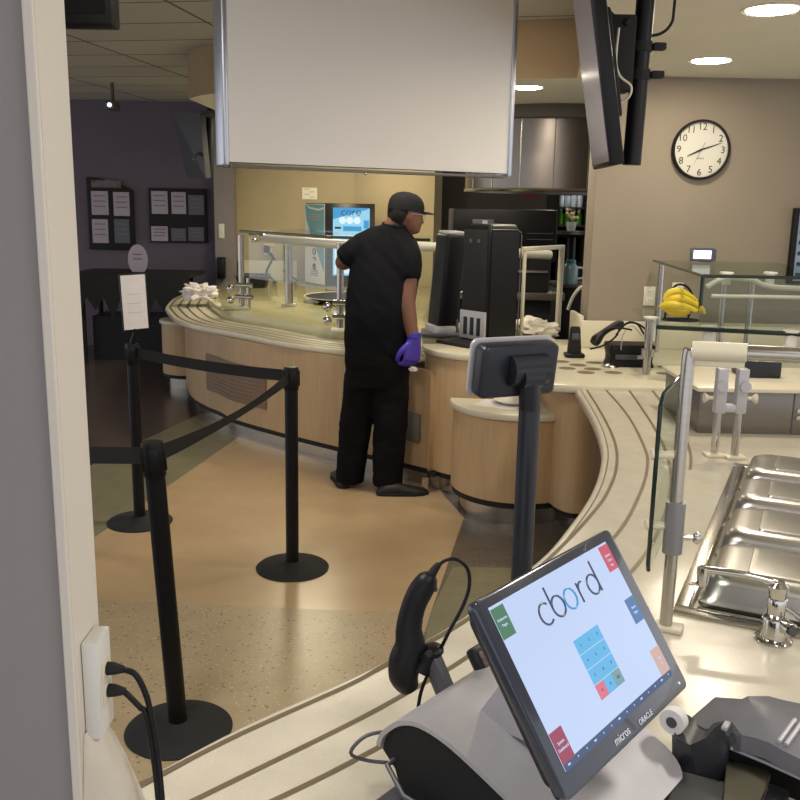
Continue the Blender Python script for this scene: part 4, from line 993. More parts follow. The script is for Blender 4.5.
q = MB(); q.box(((ax0 + ax1) / 2, (ay0 + ay1) / 2, .0125), (ax1 - ax0, ay1 - ay0, .003), MFr); pan = obj('light_panel', q, m_glow, door)
aw, ah = ax1 - ax0, ay1 - ay0
q = MB(); q.prism([(ax0, ay1), (ax0, ay1 - ah * .17), (ax0 + aw * .5, ay1 - ah * .09), (ax0 + aw * .95, ay1 - ah * .02), (ax0 + aw, ay1)], .014, .0155, MFr); obj('blue_swoosh', q, m_glow3, pan)
for k in range(3):
    q = MB(); q.lathe([(0, .0), (aw * .095, 0)], MFr @ Matrix.Translation(V((ax0 + aw * (.26 + .2 * k), ay1 - ah * .185, .0145))), 20); obj('white_disc', q, m_glow2, pan)
for (a, b_, c, d, mm) in [(.28, .78, .27, .34, m_glow3), (.04, .96, .40, .425, m_glow2), (.84, .98, .18, .30, m_glow3), (.05, .22, .28, .31, m_bezel), (.05, .95, .52, .97, m_glow2), (.08, .3, .62, .95, m_glow), (.5, .9, .74, .78, m_glow), (.55, .92, .86, .89, m_glow3)]:
    q = MB(); q.box((ax0 + aw * (a + b_) / 2, ay1 - ah * (c + d) / 2, .0142 + .0006 * random.random()), (aw * (b_ - a), ah * (d - c), .0012), MFr); obj('graphic_block', q, mm, pan)
stroke_word('core', ax0 + aw * .5, ay1 - ah * .075, aw * .12, aw * .018, aw * .135, MFr, [m_ink] * 4, pan, .0165)
# printed side panel
nS = V((dirS.y, -dirS.x, 0));
if nS.x > 0: nS = -nS
MSd = axes(V((mb0.x, MYF, DECK)) + nS * .003, -dirS, ZZ, nS)      # x runs from the back (negative) to the front edge
q = MB(); q.box((-dS / 2, H_ / 2, 0), (dS, H_ * .98, .008), MSd); sp_anel = obj('side_panel', q, mat('side_white', (226, 226, 222), .4), t)
q = MB(); q.prism([(-dS * .98, H_ * .98), (-dS * .9, H_ * .8), (-dS * .7, H_ * .62), (-dS * .35, H_ * .4), (-dS * .08, H_ * .2), (-.01, H_ * .16), (-.01, H_ * .98)], .004, .0055, MSd); obj('teal_wave', q, mat('teal_print', (112, 168, 178), .4), sp_anel)
q = MB(); q.prism([(-dS * .98, H_ * .985), (-dS * .75, H_ * .93), (-dS * .3, H_ * .905), (-.01, H_ * .93), (-.01, H_ * .95), (-dS * .3, H_ * .93), (-dS * .75, H_ * .955)], .0056, .0066, MSd); obj('white_curve', q, m_white, sp_anel)
MV = MSd @ Matrix.Translation(V((-dS * .5, H_ * .36, .0066))) @ Matrix.Rotation(-PI / 2, 4, 'Z')
stroke_word('core', 0, 0, H_ * .07, H_ * .014, H_ * .092, MV, [m_ink] * 4, sp_anel, .0004)
for k in range(4):
    q = MB(); q.box((-dS * .5, H_ * (.18 - .022 * k), .0046), (dS * .36, H_ * .008, .001), MSd); obj('print_line', q, m_dkgrey, sp_anel)
for k in range(3):
    q = MB(); q.box((-dS * .5, H_ * (.86 - .03 * k), .0066), (dS * .6, H_ * .014, .001), MSd); obj('print_line', q, m_silver, sp_anel)
# notice on the wall above the machine
np_ = oy(309.5, 193.5, 10.98); w0 = oy(302, 188, 10.98); w1 = oy(317, 200, 10.98)
t = thing('wall_notice', 'small white notice taped to the beige wall above the drink machine', 'notice', (np_.x, 10.985, np_.z))
q = MB(); q.box((np_.x, 10.994, np_.z), (w1.x - w0.x, .006, w0.z - w1.z)); obj('sheet', q, mat('sheet_white', (240, 238, 224), .7), t)
for k in range(4):
    q = MB(); q.box((np_.x + (.03 if k % 2 else -.03), 10.990, np_.z + .05 - .03 * k), (.06, .003, .008)); obj('text_line', q, mat('pale_print', (176, 170, 140), .7), t)

# plates, cord and black box at the left of the far deck
op = oy(267, 250, 10.9); t = thing('wall_outlet', 'outlet with black plug and yellow tag on the beige far wall', 'outlet', (op.x, 10.96, op.z))
q = MB(); q.box((op.x, 10.99, op.z), (.10, .018, .13), bev=.003); obj('plate', q, m_ivory, t)
q = MB(); q.box((op.x - .01, 10.965, op.z + .01), (.07, .035, .09), bev=.006); obj('plug', q, m_blackm, t)
q = MB(); q.box((op.x + .04, 10.955, op.z + .06), (.08, .02, .035), bev=.004); obj('yellow_tag', q, mat('tag_yellow', (222, 190, 60), .6), t)
q = MB(); q.tube(smooth([V((op.x, 10.95, op.z - .03)), V((op.x + .06, 10.93, op.z - .1)), V((op.x - .01, 10.91, op.z - .26)), V((op.x + .06, 10.86, DECK + .02)), V((op.x + .16, 10.5, DECK + .012))], 5), .012, 8)
q.tube(smooth([V((op.x + .04, 10.95, op.z - .03)), V((op.x + .14, 10.94, op.z - .2)), V((op.x + .3, 10.93, op.z - .32)), V((op.x + .36, 10.9, op.z - .36))], 5), .009, 8)
q.tube([V((op.x + .06, 10.94, op.z - .09)), V((op.x + .10, 10.945, op.z - .13))], .009, 6); obj('cord', q, m_black, t)
q = MB(); q.wall([(xb + .02, 10.93), (mbl.x - .05, 10.93)], DECK, DECK + .23, .05, 1)
tag(obj('rear_backsplash', q, m_rim, None), 'low cream backsplash along the beige far wall behind the deck', 'backsplash')
bx = oz(253, 287, DECK); t = thing('black_bin', 'small black bin on the far deck below the wall outlet', 'bin', bx)
q = MB(); q.loft([[V((bx.x + a * .14, bx.y + b_ * .1, DECK)) for a, b_ in ((-1, -1), (1, -1), (1, 1), (-1, 1))], [V((bx.x + a * .17, bx.y + b_ * .13, DECK + .13)) for a, b_ in ((-1, -1), (1, -1), (1, 1), (-1, 1))]]); obj('tub', q, m_blackm, t, sm=False)
q = MB(); q.tube([V((bx.x + a * .17, bx.y + b_ * .13, DECK + .13)) for a, b_ in ((-1, -1), (1, -1), (1, 1), (-1, 1))], .012, 6, closed=True); obj('lip', q, m_dkgrey, t)
# black round induction plate / platter behind the person
ip = oz(352, 302, DECK); t = thing('round_platter', 'black round platter with pale rim on the glossy deck beside the person', 'platter', (ip.x, ip.y, DECK))
q = MB(); q.lathe([(0, .0), (.30, .0), (.44, .05), (.45, .055), (.43, .055), (.28, .012), (0, .012)], Matrix.Translation(V((ip.x, ip.y, DECK))), 40); obj('plate', q, m_black, t)
q = MB(); q.lathe([(.435, .054), (.452, .058), (.454, .052)], Matrix.Translation(V((ip.x, ip.y, DECK))), 40); obj('rim', q, m_cream, t)

# ------------------------------------------------------------------ far sneeze guard with light rail
t = thing('sneeze_guard', 'long far sneeze guard with pale light rail and glass top along the curved deck', 'sneeze guard', oz(289, 307, DECK))
gp = [oz(242, 309, DECK), oz(340, 331, DECK)]
gp2 = oz(289, 306, DECK)
posts = [(242, 309, 235), (289, 306, 237), (340, 331, 243)]
tops = []
for x, y, yt in posts:
    b_ = oz(x, y, DECK); tp = oy(x + (0 if x < 300 else 2), yt, b_.y); tp = V((b_.x, b_.y, tp.z)); tops.append(tp)
    q = MB(); q.cyl((b_.x, b_.y, DECK), tp, .026 if x != 289 else .035, 14); obj('post', q, m_steel, t)
    q = MB(); q.box((b_.x, b_.y, DECK + .012), (.13, .10, .024), bev=.006); obj('post_base', q, m_cream, t)
GZ = 1.50
rl = smooth([oy(265, 238.5, 7.6), oy(300, 241.5, 7.0), oy(345, 244.5, 6.7), oy(400, 246, 6.55), oy(445, 247.5, 6.6), oy(500, 252, 6.7), oy(550, 255, 6.9)], 5)
q = MB(); q.tube(rl, .034, 12); obj('light_rail', q, mat('rail_pale', (206, 204, 190), .4), t)
ga = oy(240, 231, 8.0); 
gl = [oy(240, 231.5, 8.0), oy(300, 236, 7.2), oy(345, 239, 6.8), oy(430, 240.5, 6.6)]
zg = sum(p.z for p in gl) / 4
gl = smooth(gl, 5); gb = [p + V((.45, .8, 0)) for p in gl]
q = MB(); q.prism([(p.x, p.y) for p in gl] + [(p.x, p.y) for p in gb[::-1]], zg, zg + .012); obj('glass_top', q, m_glass, t, sm=False)
q = MB(); q.tube([V((p.x, p.y, zg + .006)) for p in gl], .011, 6); obj('glass_edge', q, m_gedge, t)
q = MB(); lo_g = [p + V((.05, .1, 0)) for p in gl]; q.wall(lo_g, 1.12, zg - .05, .008, 1); obj('front_glass', q, m_glass, t, sm=False)
for P in (tops[0], tops[2]):
    for dz in (-.42, -.52):
        q = MB(); q.cyl(P + V((-.05, -.02, dz)), P + V((.10, -.05, dz)), .02, 10); q.ball(P + V((-.09, -.03, dz - .03)), .035, 10); obj('clamp_knob', q, m_chrome, t)
    q = MB(); q.cyl(P + V((.06, -.02, -.62)), P + V((.06, -.02, -.36)), .018, 8); obj('clamp_bar', q, m_steel, t)
q = MB(); a = oy(249, 234.5, 8.0); q.cyl(a, a + V((.16, 0, 0)), .012, 8); q.ball(a + V((.13, -.03, -.02)), .035, 10); q.ball(a + V((.05, -.03, -.05)), .022, 8); obj('hanger', q, m_chrome, t)
# second framed support to the right of the black dispensers
fb0 = oz(521, 338, DECK); fb1 = V((oy(558, 320, fb0.y + .5).x, fb0.y + .5, DECK))
tz0 = oy(521, 249, fb0.y).z; tz1 = oy(558, 248, fb1.y).z; tz1 = tz0

for P, r_ in ((fb0, .013), (fb1, .022)):
    q = MB(); q.cyl((P.x, P.y, .87), (P.x, P.y, tz0), r_, 12); obj('frame_post', q, m_cream, t)
q = MB(); q.box(((fb0.x + fb1.x) / 2, (fb0.y + fb1.y) / 2, tz0), ((fb1 - fb0).length + .04, .035, .03), rz=math.atan2(fb1.y - fb0.y, fb1.x - fb0.x), bev=.006); obj('frame_bar', q, m_cream, t)
q = MB()
q.tube([V((fb0.x - .10, fb0.y - .02, tz0 - .36)), V((fb0.x - .05, fb0.y, tz0 - .45)), V((fb0.x - .1, fb0.y - .02, tz0 - .62))], .014, 8)
obj('clamp_bar', q, m_chrome, t)
for dz in (-.34, -.62):
    q = MB(); q.ball(V((fb0.x - .12, fb0.y - .02, tz0 + dz)), .03, 10); obj('clamp_knob', q, m_chrome, t)

# ------------------------------------------------------------------ black utensil dispensers on the tall pod
PZ = 0.905
dcn = oz(486, 346, PZ); 
t = thing('utensil_dispenser', 'large black upright utensil dispenser with rounded top on the tall pod', 'dispenser', dcn, 'black utensil dispensers')
aR = math.radians(20); Rx = V((math.cos(aR), math.sin(aR), 0)); Lx = V((-math.cos(math.radians(50)), math.sin(math.radians(50)), 0))
zt = oy(486, 224, dcn.y).z; HT = zt - PZ
rw = (oy(519, 300, dcn.y + .07).x - dcn.x) / Rx.x; lw = .24
cn = V((dcn.x, dcn.y, PZ))
q = MB(); pl4 = [cn, cn + Rx * rw, cn + Rx * rw + Lx * lw, cn + Lx * lw]; 
rows = []
for f_, ins_ in ((0.0, .012), (.02, 0), (.9, 0), (.955, .006), (.985, .02), (1.0, .05)):
    c = sum(pl4, V((0, 0, 0))) / 4; R_ = []
    for p in pl4:
        d = (c - p); d.normalize(); R_.append(p + d * ins_ + ZZ * (HT * (f_ if True else 0)))
    rows.append(R_)
q.loft(rows); b = q.b
bmesh.ops.bevel(b, geom=[e for e in b.edges if abs((e.verts[0].co - e.verts[1].co).normalized().z) > .7], offset=.016, segments=3, affect='EDGES', clamp_overlap=True)
bd_ = obj('body', q, m_black, t)
nL = V((-Lx.y, Lx.x, 0));
if nL.y > 0: nL = -nL
MLf = axes(cn + nL * .002, Lx, ZZ, nL) if Lx.cross(ZZ).dot(nL) > 0 else axes(cn + nL * .002, -Lx, ZZ, nL)
sgn = 1 if Lx.cross(ZZ).dot(nL) > 0 else -1
def lf(u): return sgn * u
q = MB(); q.box((lf(lw * .5), HT * .62, .004), (lw * .86, HT * .66, .012), MLf, bev=.005); obj('front_cover', q, m_blackm, t)
q = MB(); q.box((lf(lw * .5), HT * .16, .006), (lw * .96, HT * .24, .016), MLf, bev=.005); sl = obj('silver_chute', q, m_silver, t)
for k in range(3):
    q = MB(); q.box((lf(lw * (.25 + .25 * k)), HT * .15, .0145), (lw * .14, HT * .15, .004), MLf, bev=.0015); obj('chute_slot', q, m_ink, sl)
for k in range(2):
    q = MB(); q.box((lf(lw * (.35 + .3 * k)), HT * .86, .012), (lw * .10, HT * .03, .004), MLf); obj('window_mark', q, m_dkgrey, t)
q = MB(); q.tube([cn + Rx * rw * .99 + Lx * .0 + ZZ * (HT * f_) - Lx * .002 for f_ in (.04, .5, .92)], .004, 6); q.tube([cn + Rx * rw * f_ + ZZ * (HT * (.955 if f_ < .9 else .93)) - Lx * .002 for f_ in (.05, .5, .85, .99)], .004, 6); obj('edge_seam', q, m_dkgrey, bd_)
q = MB(); q.cyl(cn + Rx * rw * .25 + Lx * lw * .5 + ZZ * HT, cn + Rx * rw * .25 + Lx * lw * .5 + ZZ * (HT + .02), .018, 14); obj('lock', q, m_silver, t)
q = MB(); q.box((0, 0, .012), (.30, .26, .024), axes(cn + nL * .05 + Lx * lw * .55, Lx, nL, ZZ), bev=.008); obj('catch_tray', q, m_blackm, t)
# slim tilted one behind it
d2 = oz(447, 338, PZ); d2 = V((d2.x, d2.y + .18, PZ))
t = thing('utensil_dispenser', 'slimmer tilted black utensil dispenser with silver cap nearest the person', 'dispenser', d2, 'black utensil dispensers')
xl_, xr_2 = oy(430, 300, d2.y), oy(462, 240, d2.y); z2 = oy(450, 230, d2.y).z
top_c = oy(452, 233, d2.y); bot_c = oy(442, 326, d2.y)
q = MB(); axT = (top_c - bot_c).normalized(); MT = axes(bot_c, V((0.93, 0.37, 0)), (axT.cross(V((0.93, .37, 0)))).normalized(), axT)
Ht2 = (top_c - bot_c).length
q.box((0, 0, Ht2 / 2), (.15, .20, Ht2), MT, bev=.025, seg=3); obj('body', q, m_black, t)
q = MB(); q.box((0, 0, Ht2 + .004), (.13, .17, .02), MT, bev=.008); obj('silver_cap', q, m_silver, t)
q = MB(); q.box((-.02, -.02, -.02), (.16, .2, .07), MT, bev=.02); obj('chute', q, m_silver, t)
q = MB(); q.box((d2.x + .02, d2.y, PZ + .06), (.12, .14, .11), bev=.01); q.box((d2.x, d2.y - .02, PZ + .012), (.34, .28, .024), bev=.008); obj('stand', q, m_dkgrey, t)
# pale crumpled bag right of dispensers
wp = oz(533, 338, DECK); q = MB(); q.crumple((wp.x, wp.y + .12, .8705), (.17, .13, .085), .4, 4, 7, 5)
tag(obj('plastic_bag', q, mat('bag_white', (224, 220, 204), .5, vary=.05, vscale=30), None), 'crumpled pale plastic bag on the counter behind the customer display', 'bag')
# white forks and tissue on the far left end of the deck
wp = oz(206, 296, DECK); q = MB(); q.crumple((wp.x, wp.y - .25, DECK), (.15, .13, .085), .40, 4, 8, 9)
tag(obj('white_napkins', q, m_paper, None), 'crumpled white napkins heaped at the left end of the curved deck', 'napkins')
# items on the low pod: tray and paper
lpz = .655; a = oz(505, 408, lpz); t = thing('paper_plate', 'white plate and paper lying on the low pod behind the pole', 'plate', (a.x, a.y, lpz))
q = MB(); q.lathe([(0, 0), (.07, 0), (.11, .02), (.115, .022), (.07, .006), (0, .006)], Matrix.Translation(V((a.x + .06, a.y + .12, lpz + .003))), 28); obj('plate', q, m_white, t)
q = MB(); q.box((a.x - .02, a.y + .08, lpz + .0015), (.26, .2, .003), rz=-.5); obj('paper_sheet', q, m_paper, t)

# ------------------------------------------------------------------ kitchen behind: black ovens, hood, cooler, table
OY = 7.7
ox0, ox1 = oy(453, 230, OY).x, oy(557, 230, OY).x; oz1, oz0 = oy(500, 209, OY).z, oy(500, 246, OY).z
t = thing('conveyor_oven', 'long black oven stack behind the dispensers, below the steel hood', 'oven', ((ox0 + ox1) / 2, OY + .4, 0))
q = MB(); q.box(((ox0 + ox1) / 2, OY + .4, (oz0 + oz1) / 2), (ox1 - ox0, .8, oz1 - oz0), bev=.015); obj('upper_oven', q, m_black, t)
zb_ = oy(500, 300, OY).z; zc_ = oy(500, 292, OY).z
q = MB(); q.box(((ox0 + ox1) / 2, OY + .45, (oz0 + zc_) / 2), (ox1 - ox0 - .06, .75, oz0 - zc_ - .004), bev=.01); obj('lower_oven', q, m_blackm, t)
q = MB(); q.box(((ox0 + ox1) / 2, OY + .42, (zb_ + zc_) / 2), (ox1 - ox0 + .2, .82, zc_ - zb_), bev=.006); obj('steel_band', q, m_steel, t)
q = MB(); q.box(((ox0 + ox1) / 2, OY + .45, zb_ / 2), (ox1 - ox0, .7, zb_ - .002), bev=.01); obj('stand_cabinet', q, m_blackm, t)
q = MB(); q.box((ox0 + .25, OY - .004, (oz0 + oz1) / 2 + .02), (.18, .012, .09), bev=.003); obj('control_plate', q, mat('plate_violet', (88, 86, 104), .4), t)
for k in range(2):
    q = MB(); q.box((ox1 - .14, OY - .004, oz0 + .06 + .05 * k), (.22, .01, .006)); obj('vent_line', q, m_dkgrey, t)
q = MB(); q.box(((ox0 + ox1) / 2, OY + .06, (oz0 * .45 + zc_ * .55)), (ox1 - ox0 - .1, .02, .02)); obj('door_handle', q, m_steel, t)
hc = oy(556, 150, 8.35); t = thing('exhaust_hood', 'round brushed steel exhaust hood hanging from the soffit', 'hood', (hc.x, 8.35, SZ))
hz0 = oy(545, 191, 7.55).z; 
M_hood = mat('hood_steel', (138, 132, 128), .34, 1.0, vary=.05, vscale=3, stretch=(1, 1, .1))
q = MB(); q.lathe([(.80, hz0), (.80, SZ - .03), (.78, SZ - .03), (.78, hz0)], Matrix.Translation(V((hc.x, 8.35, 0))), 64); obj('drum', q, M_hood, t)
q = MB(); q.lathe([(.805, hz0 - .004), (.815, hz0 + .01), (.805, hz0 + .024), (.79, hz0)], Matrix.Translation(V((hc.x, 8.35, 0))), 64); obj('lower_rim', q, m_steel, t)
q = MB(); q.lathe([(.9, SZ - .1), (.9, SZ - .001), (.7, SZ - .001), (.7, SZ - .1)], Matrix.Translation(V((hc.x, 8.35, 0))), 64); obj('collar', q, m_dkwall, t)
for k in range(7):
    a = math.radians(200 + 20 * k); q = MB(); q.cyl((hc.x + .802 * math.cos(a), 8.35 + .802 * math.sin(a), hz0 + .02), (hc.x + .802 * math.cos(a), 8.35 + .802 * math.sin(a), SZ - .1), .004, 6); obj('panel_seam', q, m_steel, t)
# cooler with lit shelves
CY = 10.1; cx0, cx1 = oy(559, 205, CY).x, oy(586, 205, CY).x; cz1, cz0 = oy(572, 188, CY).z, oy(572, 224, CY).z
t = thing('drinks_cooler', 'lit drinks cooler glimpsed under the hood in the back kitchen', 'cooler', ((cx0 + cx1) / 2, CY + .3, 0))
q = MB(); q.box(((cx0 + cx1) / 2, CY + .5, 1.05), (cx1 - cx0 + .1, .06, 2.1)); q.box((cx0 - .03, CY + .25, 1.05), (.06, .5, 2.1)); q.box((cx1 + .03, CY + .25, 1.05), (.06, .5, 2.1)); q.box(((cx0 + cx1) / 2, CY + .25, 2.07), (cx1 - cx0 + .1, .5, .08)); q.box(((cx0 + cx1) / 2, CY + .25, .6), (cx1 - cx0 + .1, .5, 1.2)); obj('cabinet', q, m_blackm, t)
zmid = oy(572, 208, CY).z
for z in (zmid, cz0 - .02):
    q = MB(); q.box(((cx0 + cx1) / 2, CY + .22, z), (cx1 - cx0, .42, .02)); obj('shelf', q, m_dkgrey, t)
q = MB(); q.box(((cx0 + cx1) / 2, CY + .24, cz1 + .05), (cx1 - cx0 - .04, .1, .03)); obj('light_strip', q, mat('cooler_lamp', (220, 240, 255), .4, emit=9.0), t)
lamp('cooler_lamp', ((cx0 + cx1) / 2, CY + .1, cz1 + .03), 3.5, .25, (.85, .95, 1))
m_bw = mat('bottle_white', (232, 238, 240), .3); m_bg = mat('bottle_green', (110, 200, 50), .3)
def bottle_proto(m1, h, r):
    o = thing('drink_bottle', '', 'bottle', (0, 0, 0), 'bottles in the lit cooler')
    w = MB(); w.lathe([(0, 0), (r, 0), (r, h * .62), (r * .45, h * .82), (r * .45, h * .9), (0, h * .9)], None, 14); obj('bottle', w, m1, o, local=True)
    w = MB(); w.lathe([(r * .5, h * .9), (r * .5, h), (0, h)], None, 12); obj('cap', w, m_white, o, local=True)
    return o
nb = 4
for row, (z, m1, h, nm) in enumerate(((zmid + .01, m_bw, .19, 'white'), (cz0 - .01, m_bg, .17, 'green'))):
    pr_ = None
    for k in range(nb):
        lab = ['leftmost', 'second', 'third', 'rightmost'][k] + ' ' + nm + ' bottle on the ' + ('upper' if row == 0 else 'lower') + ' shelf of the lit cooler'
        loc = (cx0 + (cx1 - cx0) * (k + .6) / (nb + .2), CY + .12, z)
        if pr_ is None: pr_ = bottle_proto(m1, h, .033); pr_.location = loc; pr_['label'] = lab
        else: dup(pr_, lab, loc)
# black round high table with pole
tb = oy(572, 231, 9.2); t = thing('pedestal_table', 'black round pedestal table with clutter in front of the lit cooler', 'table', (tb.x, 9.2, 0))
q = MB(); q.lathe([(0, tb.z - .06), (.24, tb.z - .06), (.26, tb.z - .03), (.24, tb.z), (0, tb.z)], Matrix.Translation(V((tb.x + .06, 9.2, 0))), 32); obj('tabletop', q, m_black, t)
q = MB(); q.cyl((tb.x, 9.2, .03), (tb.x, 9.2, tb.z - .06), .045, 14); obj('pedestal', q, m_black, t)
q = MB(); q.lathe([(0, 0), (.25, 0), (.25, .02), (.05, .04), (0, .04)], Matrix.Translation(V((tb.x, 9.2, 0))), 28); obj('foot', q, m_black, t)
fl = oy(565, 212, 9.15); t = thing('flower_pot', 'small pot of pale flowers on the black pedestal table', 'plant', (tb.x - .02, 9.15, tb.z))
q = MB(); q.lathe([(0, 0), (.04, 0), (.055, .09), (0, .09)], Matrix.Translation(V((tb.x - .02, 9.15, tb.z))), 16); obj('pot', q, m_white, t)
q = MB()
for k in range(16):
    a = k * 2.4; r_ = .02 + .008 * (k % 7); q.ball((tb.x - .02 + r_ * math.cos(a), 9.15 + r_ * math.sin(a), tb.z + .13 + .02 * (k % 5)), .017, 6)
obj('blossom', q, mat('blossom', (214, 196, 160), .7, vary=.2, vscale=30), t); kids(t)[-1]['kind'] = 'stuff'
# back worktop with jug
bw0, bw1 = oy(556, 270, 8.9).x, oy(600, 270, 8.9).x
t = thing('back_worktop', 'dark worktop with pale edge in the back kitchen', 'counter', (bw0 + .4, 8.9, 0))
zj = oy(570, 284, 8.4).z
q = MB(); q.box((bw0 + .5, 8.6, zj / 2), (1.1, .5, zj - .03)); obj('base_cabinet', q, m_blackm, t)
q = MB(); q.box((bw0 + .5, 8.6, zj - .015), (1.14, .54, .028), bev=.004); obj('worktop', q, m_dkgrey, t)
jp = oy(570, 284, 8.4); t = thing('water_jug', 'clear blue water jug on the worktop left of the wall end', 'jug', (jp.x, 8.42, zj))
q = MB(); q.lathe([(0, 0), (.065, 0), (.07, .02), (.07, .15), (.045, .19), (0, .19)], Matrix.Translation(V((jp.x, 8.42, zj))), 20); obj('jug', q, mat('jug_blue', (150, 184, 192), .2), t)
q = MB(); q.lathe([(.047, .19), (.047, .22), (0, .22)], Matrix.Translation(V((jp.x, 8.42, zj))), 18); obj('cap', q, mat('cap_blue', (70, 130, 160), .4), t)
q = MB(); e = oy(577, 277, 8.42); q.tube(smooth([V((jp.x + .06, 8.42, zj + .15)), V((jp.x + .12, 8.42, zj + .14)), V((jp.x + .12, 8.42, zj + .06)), V((jp.x + .065, 8.42, zj + .05))], 4), .01, 8); obj('handle', q, m_white, t)
q = MB(); q.tube(smooth([oy(568, 309, 6.5), oy(573, 297, 6.4), oy(580, 288, 6.3), oy(588, 285, 6.2)], 5), .012, 8); tag(obj('white_hose', q, m_white, None), 'white hose curving up to the end of the clock wall', 'hose')
sg = oy(531, 194, 9.6); q = MB(); q.box((sg.x, 9.6, sg.z), (.16, .02, .10)); tag(obj('wall_sign', q, mat('sign_red', (120, 50, 46), .5), None), 'small dark red sign hanging under the steel hood', 'sign')

# ------------------------------------------------------------------ chargers and outlets on the utensil counter
c = oz(574, 357, .87); t = thing('desk_telephone', 'black cordless handset standing in its charging cradle left of the cable pile', 'telephone', (c.x, c.y, .87))
q = MB(); q.box((c.x, c.y, .883), (.12, .10, .026), bev=.01); obj('cradle', q, m_black, t)
q = MB(); MH = axes((c.x, c.y + .01, .89), V((1, 0, 0)), V((0, .97, .2)).normalized(), V((0, -.2, .97)).normalized()) if False else Matrix.Translation(V((c.x, c.y + .01, .89)))
q.loft([[MH @ V((x * s_, y * s_ , z)) for x, y in rrect(.085, .06, .02)] for z, s_ in ((0, 1.0), (.05, .95), (.10, .82), (.15, .74), (.168, .6))]); hs_ = obj('handset', q, m_blackm, t)
q = MB(); q.box((c.x, c.y - .022, 1.0), (.045, .006, .04), bev=.002); obj('handset_screen', q, m_dkgrey, hs_)
c = oz(628, 365, .87); c = V((c.x, c.y, .87))
t = thing('card_terminal', 'black printer box with a glossy front on the utensil counter under the clock', 'printer', c)
q = MB(); q.loft([[c + V((x, y, z)) for x, y in rrect(w_, d_, .02)] for z, w_, d_ in ((0, .27, .17), (.03, .25, .16), (.06, .25, .16), (.12, .27, .18), (.13, .26, .17))]); obj('body', q, m_black, t)
q = MB(); q.box(c + V((0, -.085, .06)), (.20, .01, .03), bev=.004); obj('front_slot', q, m_dkgrey, t)
q = MB(); q.box(c + V((.05, -.092, .062)), (.045, .006, .022), bev=.003); obj('badge', q, m_silver, t)
q = MB(); q.lathe([(.0, 0), (.05, 0), (.045, .006), (.02, .02), (0, .02)], Matrix.Translation(c + V((-.12, -.07, 0))), 18); obj('foot_disc', q, m_steel, t)
for i, (a, b_, c_, lab) in enumerate([((594, 343), (604, 328), (623, 323), 'black handset receiver lying on top of the black printer box, curved'), ]):
    t = thing('handheld_receiver', lab, 'receiver', oy(a[0], a[1], 5.1))
    q = MB(); P = bez(oy(a[0], a[1], 5.05), oy(b_[0], b_[1], 5.1), oy(c_[0], c_[1], 5.15)); q.tube(P, [.026, .032, .028, .022, .019, .018, .018, .020, .023, .022, .012], 12); obj('receiver_body', q, m_black, t)
cab = [[(618, 330), (630, 322), (644, 328), (650, 340), (646, 352)], [(616, 335), (626, 324), (637, 324), (644, 334), (648, 336)], [(621, 350), (623, 335), (632, 326), (642, 336)], [(590, 349), (602, 346), (612, 340), (618, 334)], [(600, 336), (608, 329), (620, 328), (632, 330)]]
labs = ['outermost black cable looping over the printer box towards the glass post', 'second black cable arching over the printer box', 'thin pale cable hanging over the printer front', 'black cable running left from the printer to the cradle', 'black cable lying along the curved receiver']
for i, (cb_, lb_) in enumerate(zip(cab, labs)):
    q = MB(); q.tube(smooth([oy(x, y, 5.02 + .05 * (i % 3)) for x, y in cb_], 5), .0055 if i != 2 else .003, 7)
    tag(obj('cable', q, m_black if i != 2 else m_silver, None), lb_, 'cable', 'cables on the utensil counter')
for x, lab in ((649, 'ivory double outlet on the clock wall left of the bananas'), (677, 'ivory outlet plate on the clock wall behind the bananas')):
    p = oy(x, 296 if x < 660 else 292, 5.95); t = thing('wall_outlet', lab, 'outlet', (p.x, 5.948, p.z), 'outlets on the clock wall')
    q = MB(); q.box((p.x, 5.944, p.z), (.075, .010, .125), bev=.003); obj('plate', q, m_ivory, t)
    for dz in (.028, -.028):
        q = MB(); q.box((p.x, 5.937, p.z + dz), (.034, .006, .03), bev=.002); s_ = obj('socket', q, m_white, t)
        for ddx in (-.007, .007):
            q = MB(); q.box((p.x + ddx, 5.9335, p.z + dz + .003), (.0025, .002, .010)); obj('slot', q, m_ink, s_)

# ------------------------------------------------------------------ wall clock
cp = oy(700, 150, 5.95); t = thing('wall_clock', 'round black-rimmed wall clock with black numerals on the taupe wall', 'clock', (cp.x, 5.949, cp.z))
CR = .185
MCk = axes((cp.x, 5.9495, cp.z), V((1, 0, 0)), ZZ, V((0, -1, 0)))
q = MB(); q.lathe([(CR - .012, 0), (CR, .004), (CR, .03), (CR - .006, .04), (CR - .014, .04), (CR - .016, .024)], MCk, 56); obj('rim', q, m_black, t)
q = MB(); q.lathe([(0, .018), (CR - .013, .018), (CR - .013, .002), (0, .002)], MCk, 48); fc = obj('dial', q, mat('dial_white', (206, 204, 192), .5), t)
for n in range(1, 13):
    a = math.radians(90 - 30 * n); text('numeral', str(n), .060, MCk @ Matrix.Translation(V(((CR - .045) * math.cos(a), (CR - .045) * math.sin(a), .0188))), m_ink, fc, .0004)
q = MB()
for n in range(60):
    a = math.radians(6 * n); r0, r1 = CR - .018, CR - .022; q.tube([MCk @ V((r0 * math.cos(a), r0 * math.sin(a), .0186)), MCk @ V((r1 * math.cos(a), r1 * math.sin(a), .0186))], .0007 if n % 5 else .0014, 4)
obj('minute_marks', q, m_ink, fc); kids(fc)[-1]['kind'] = 'stuff'
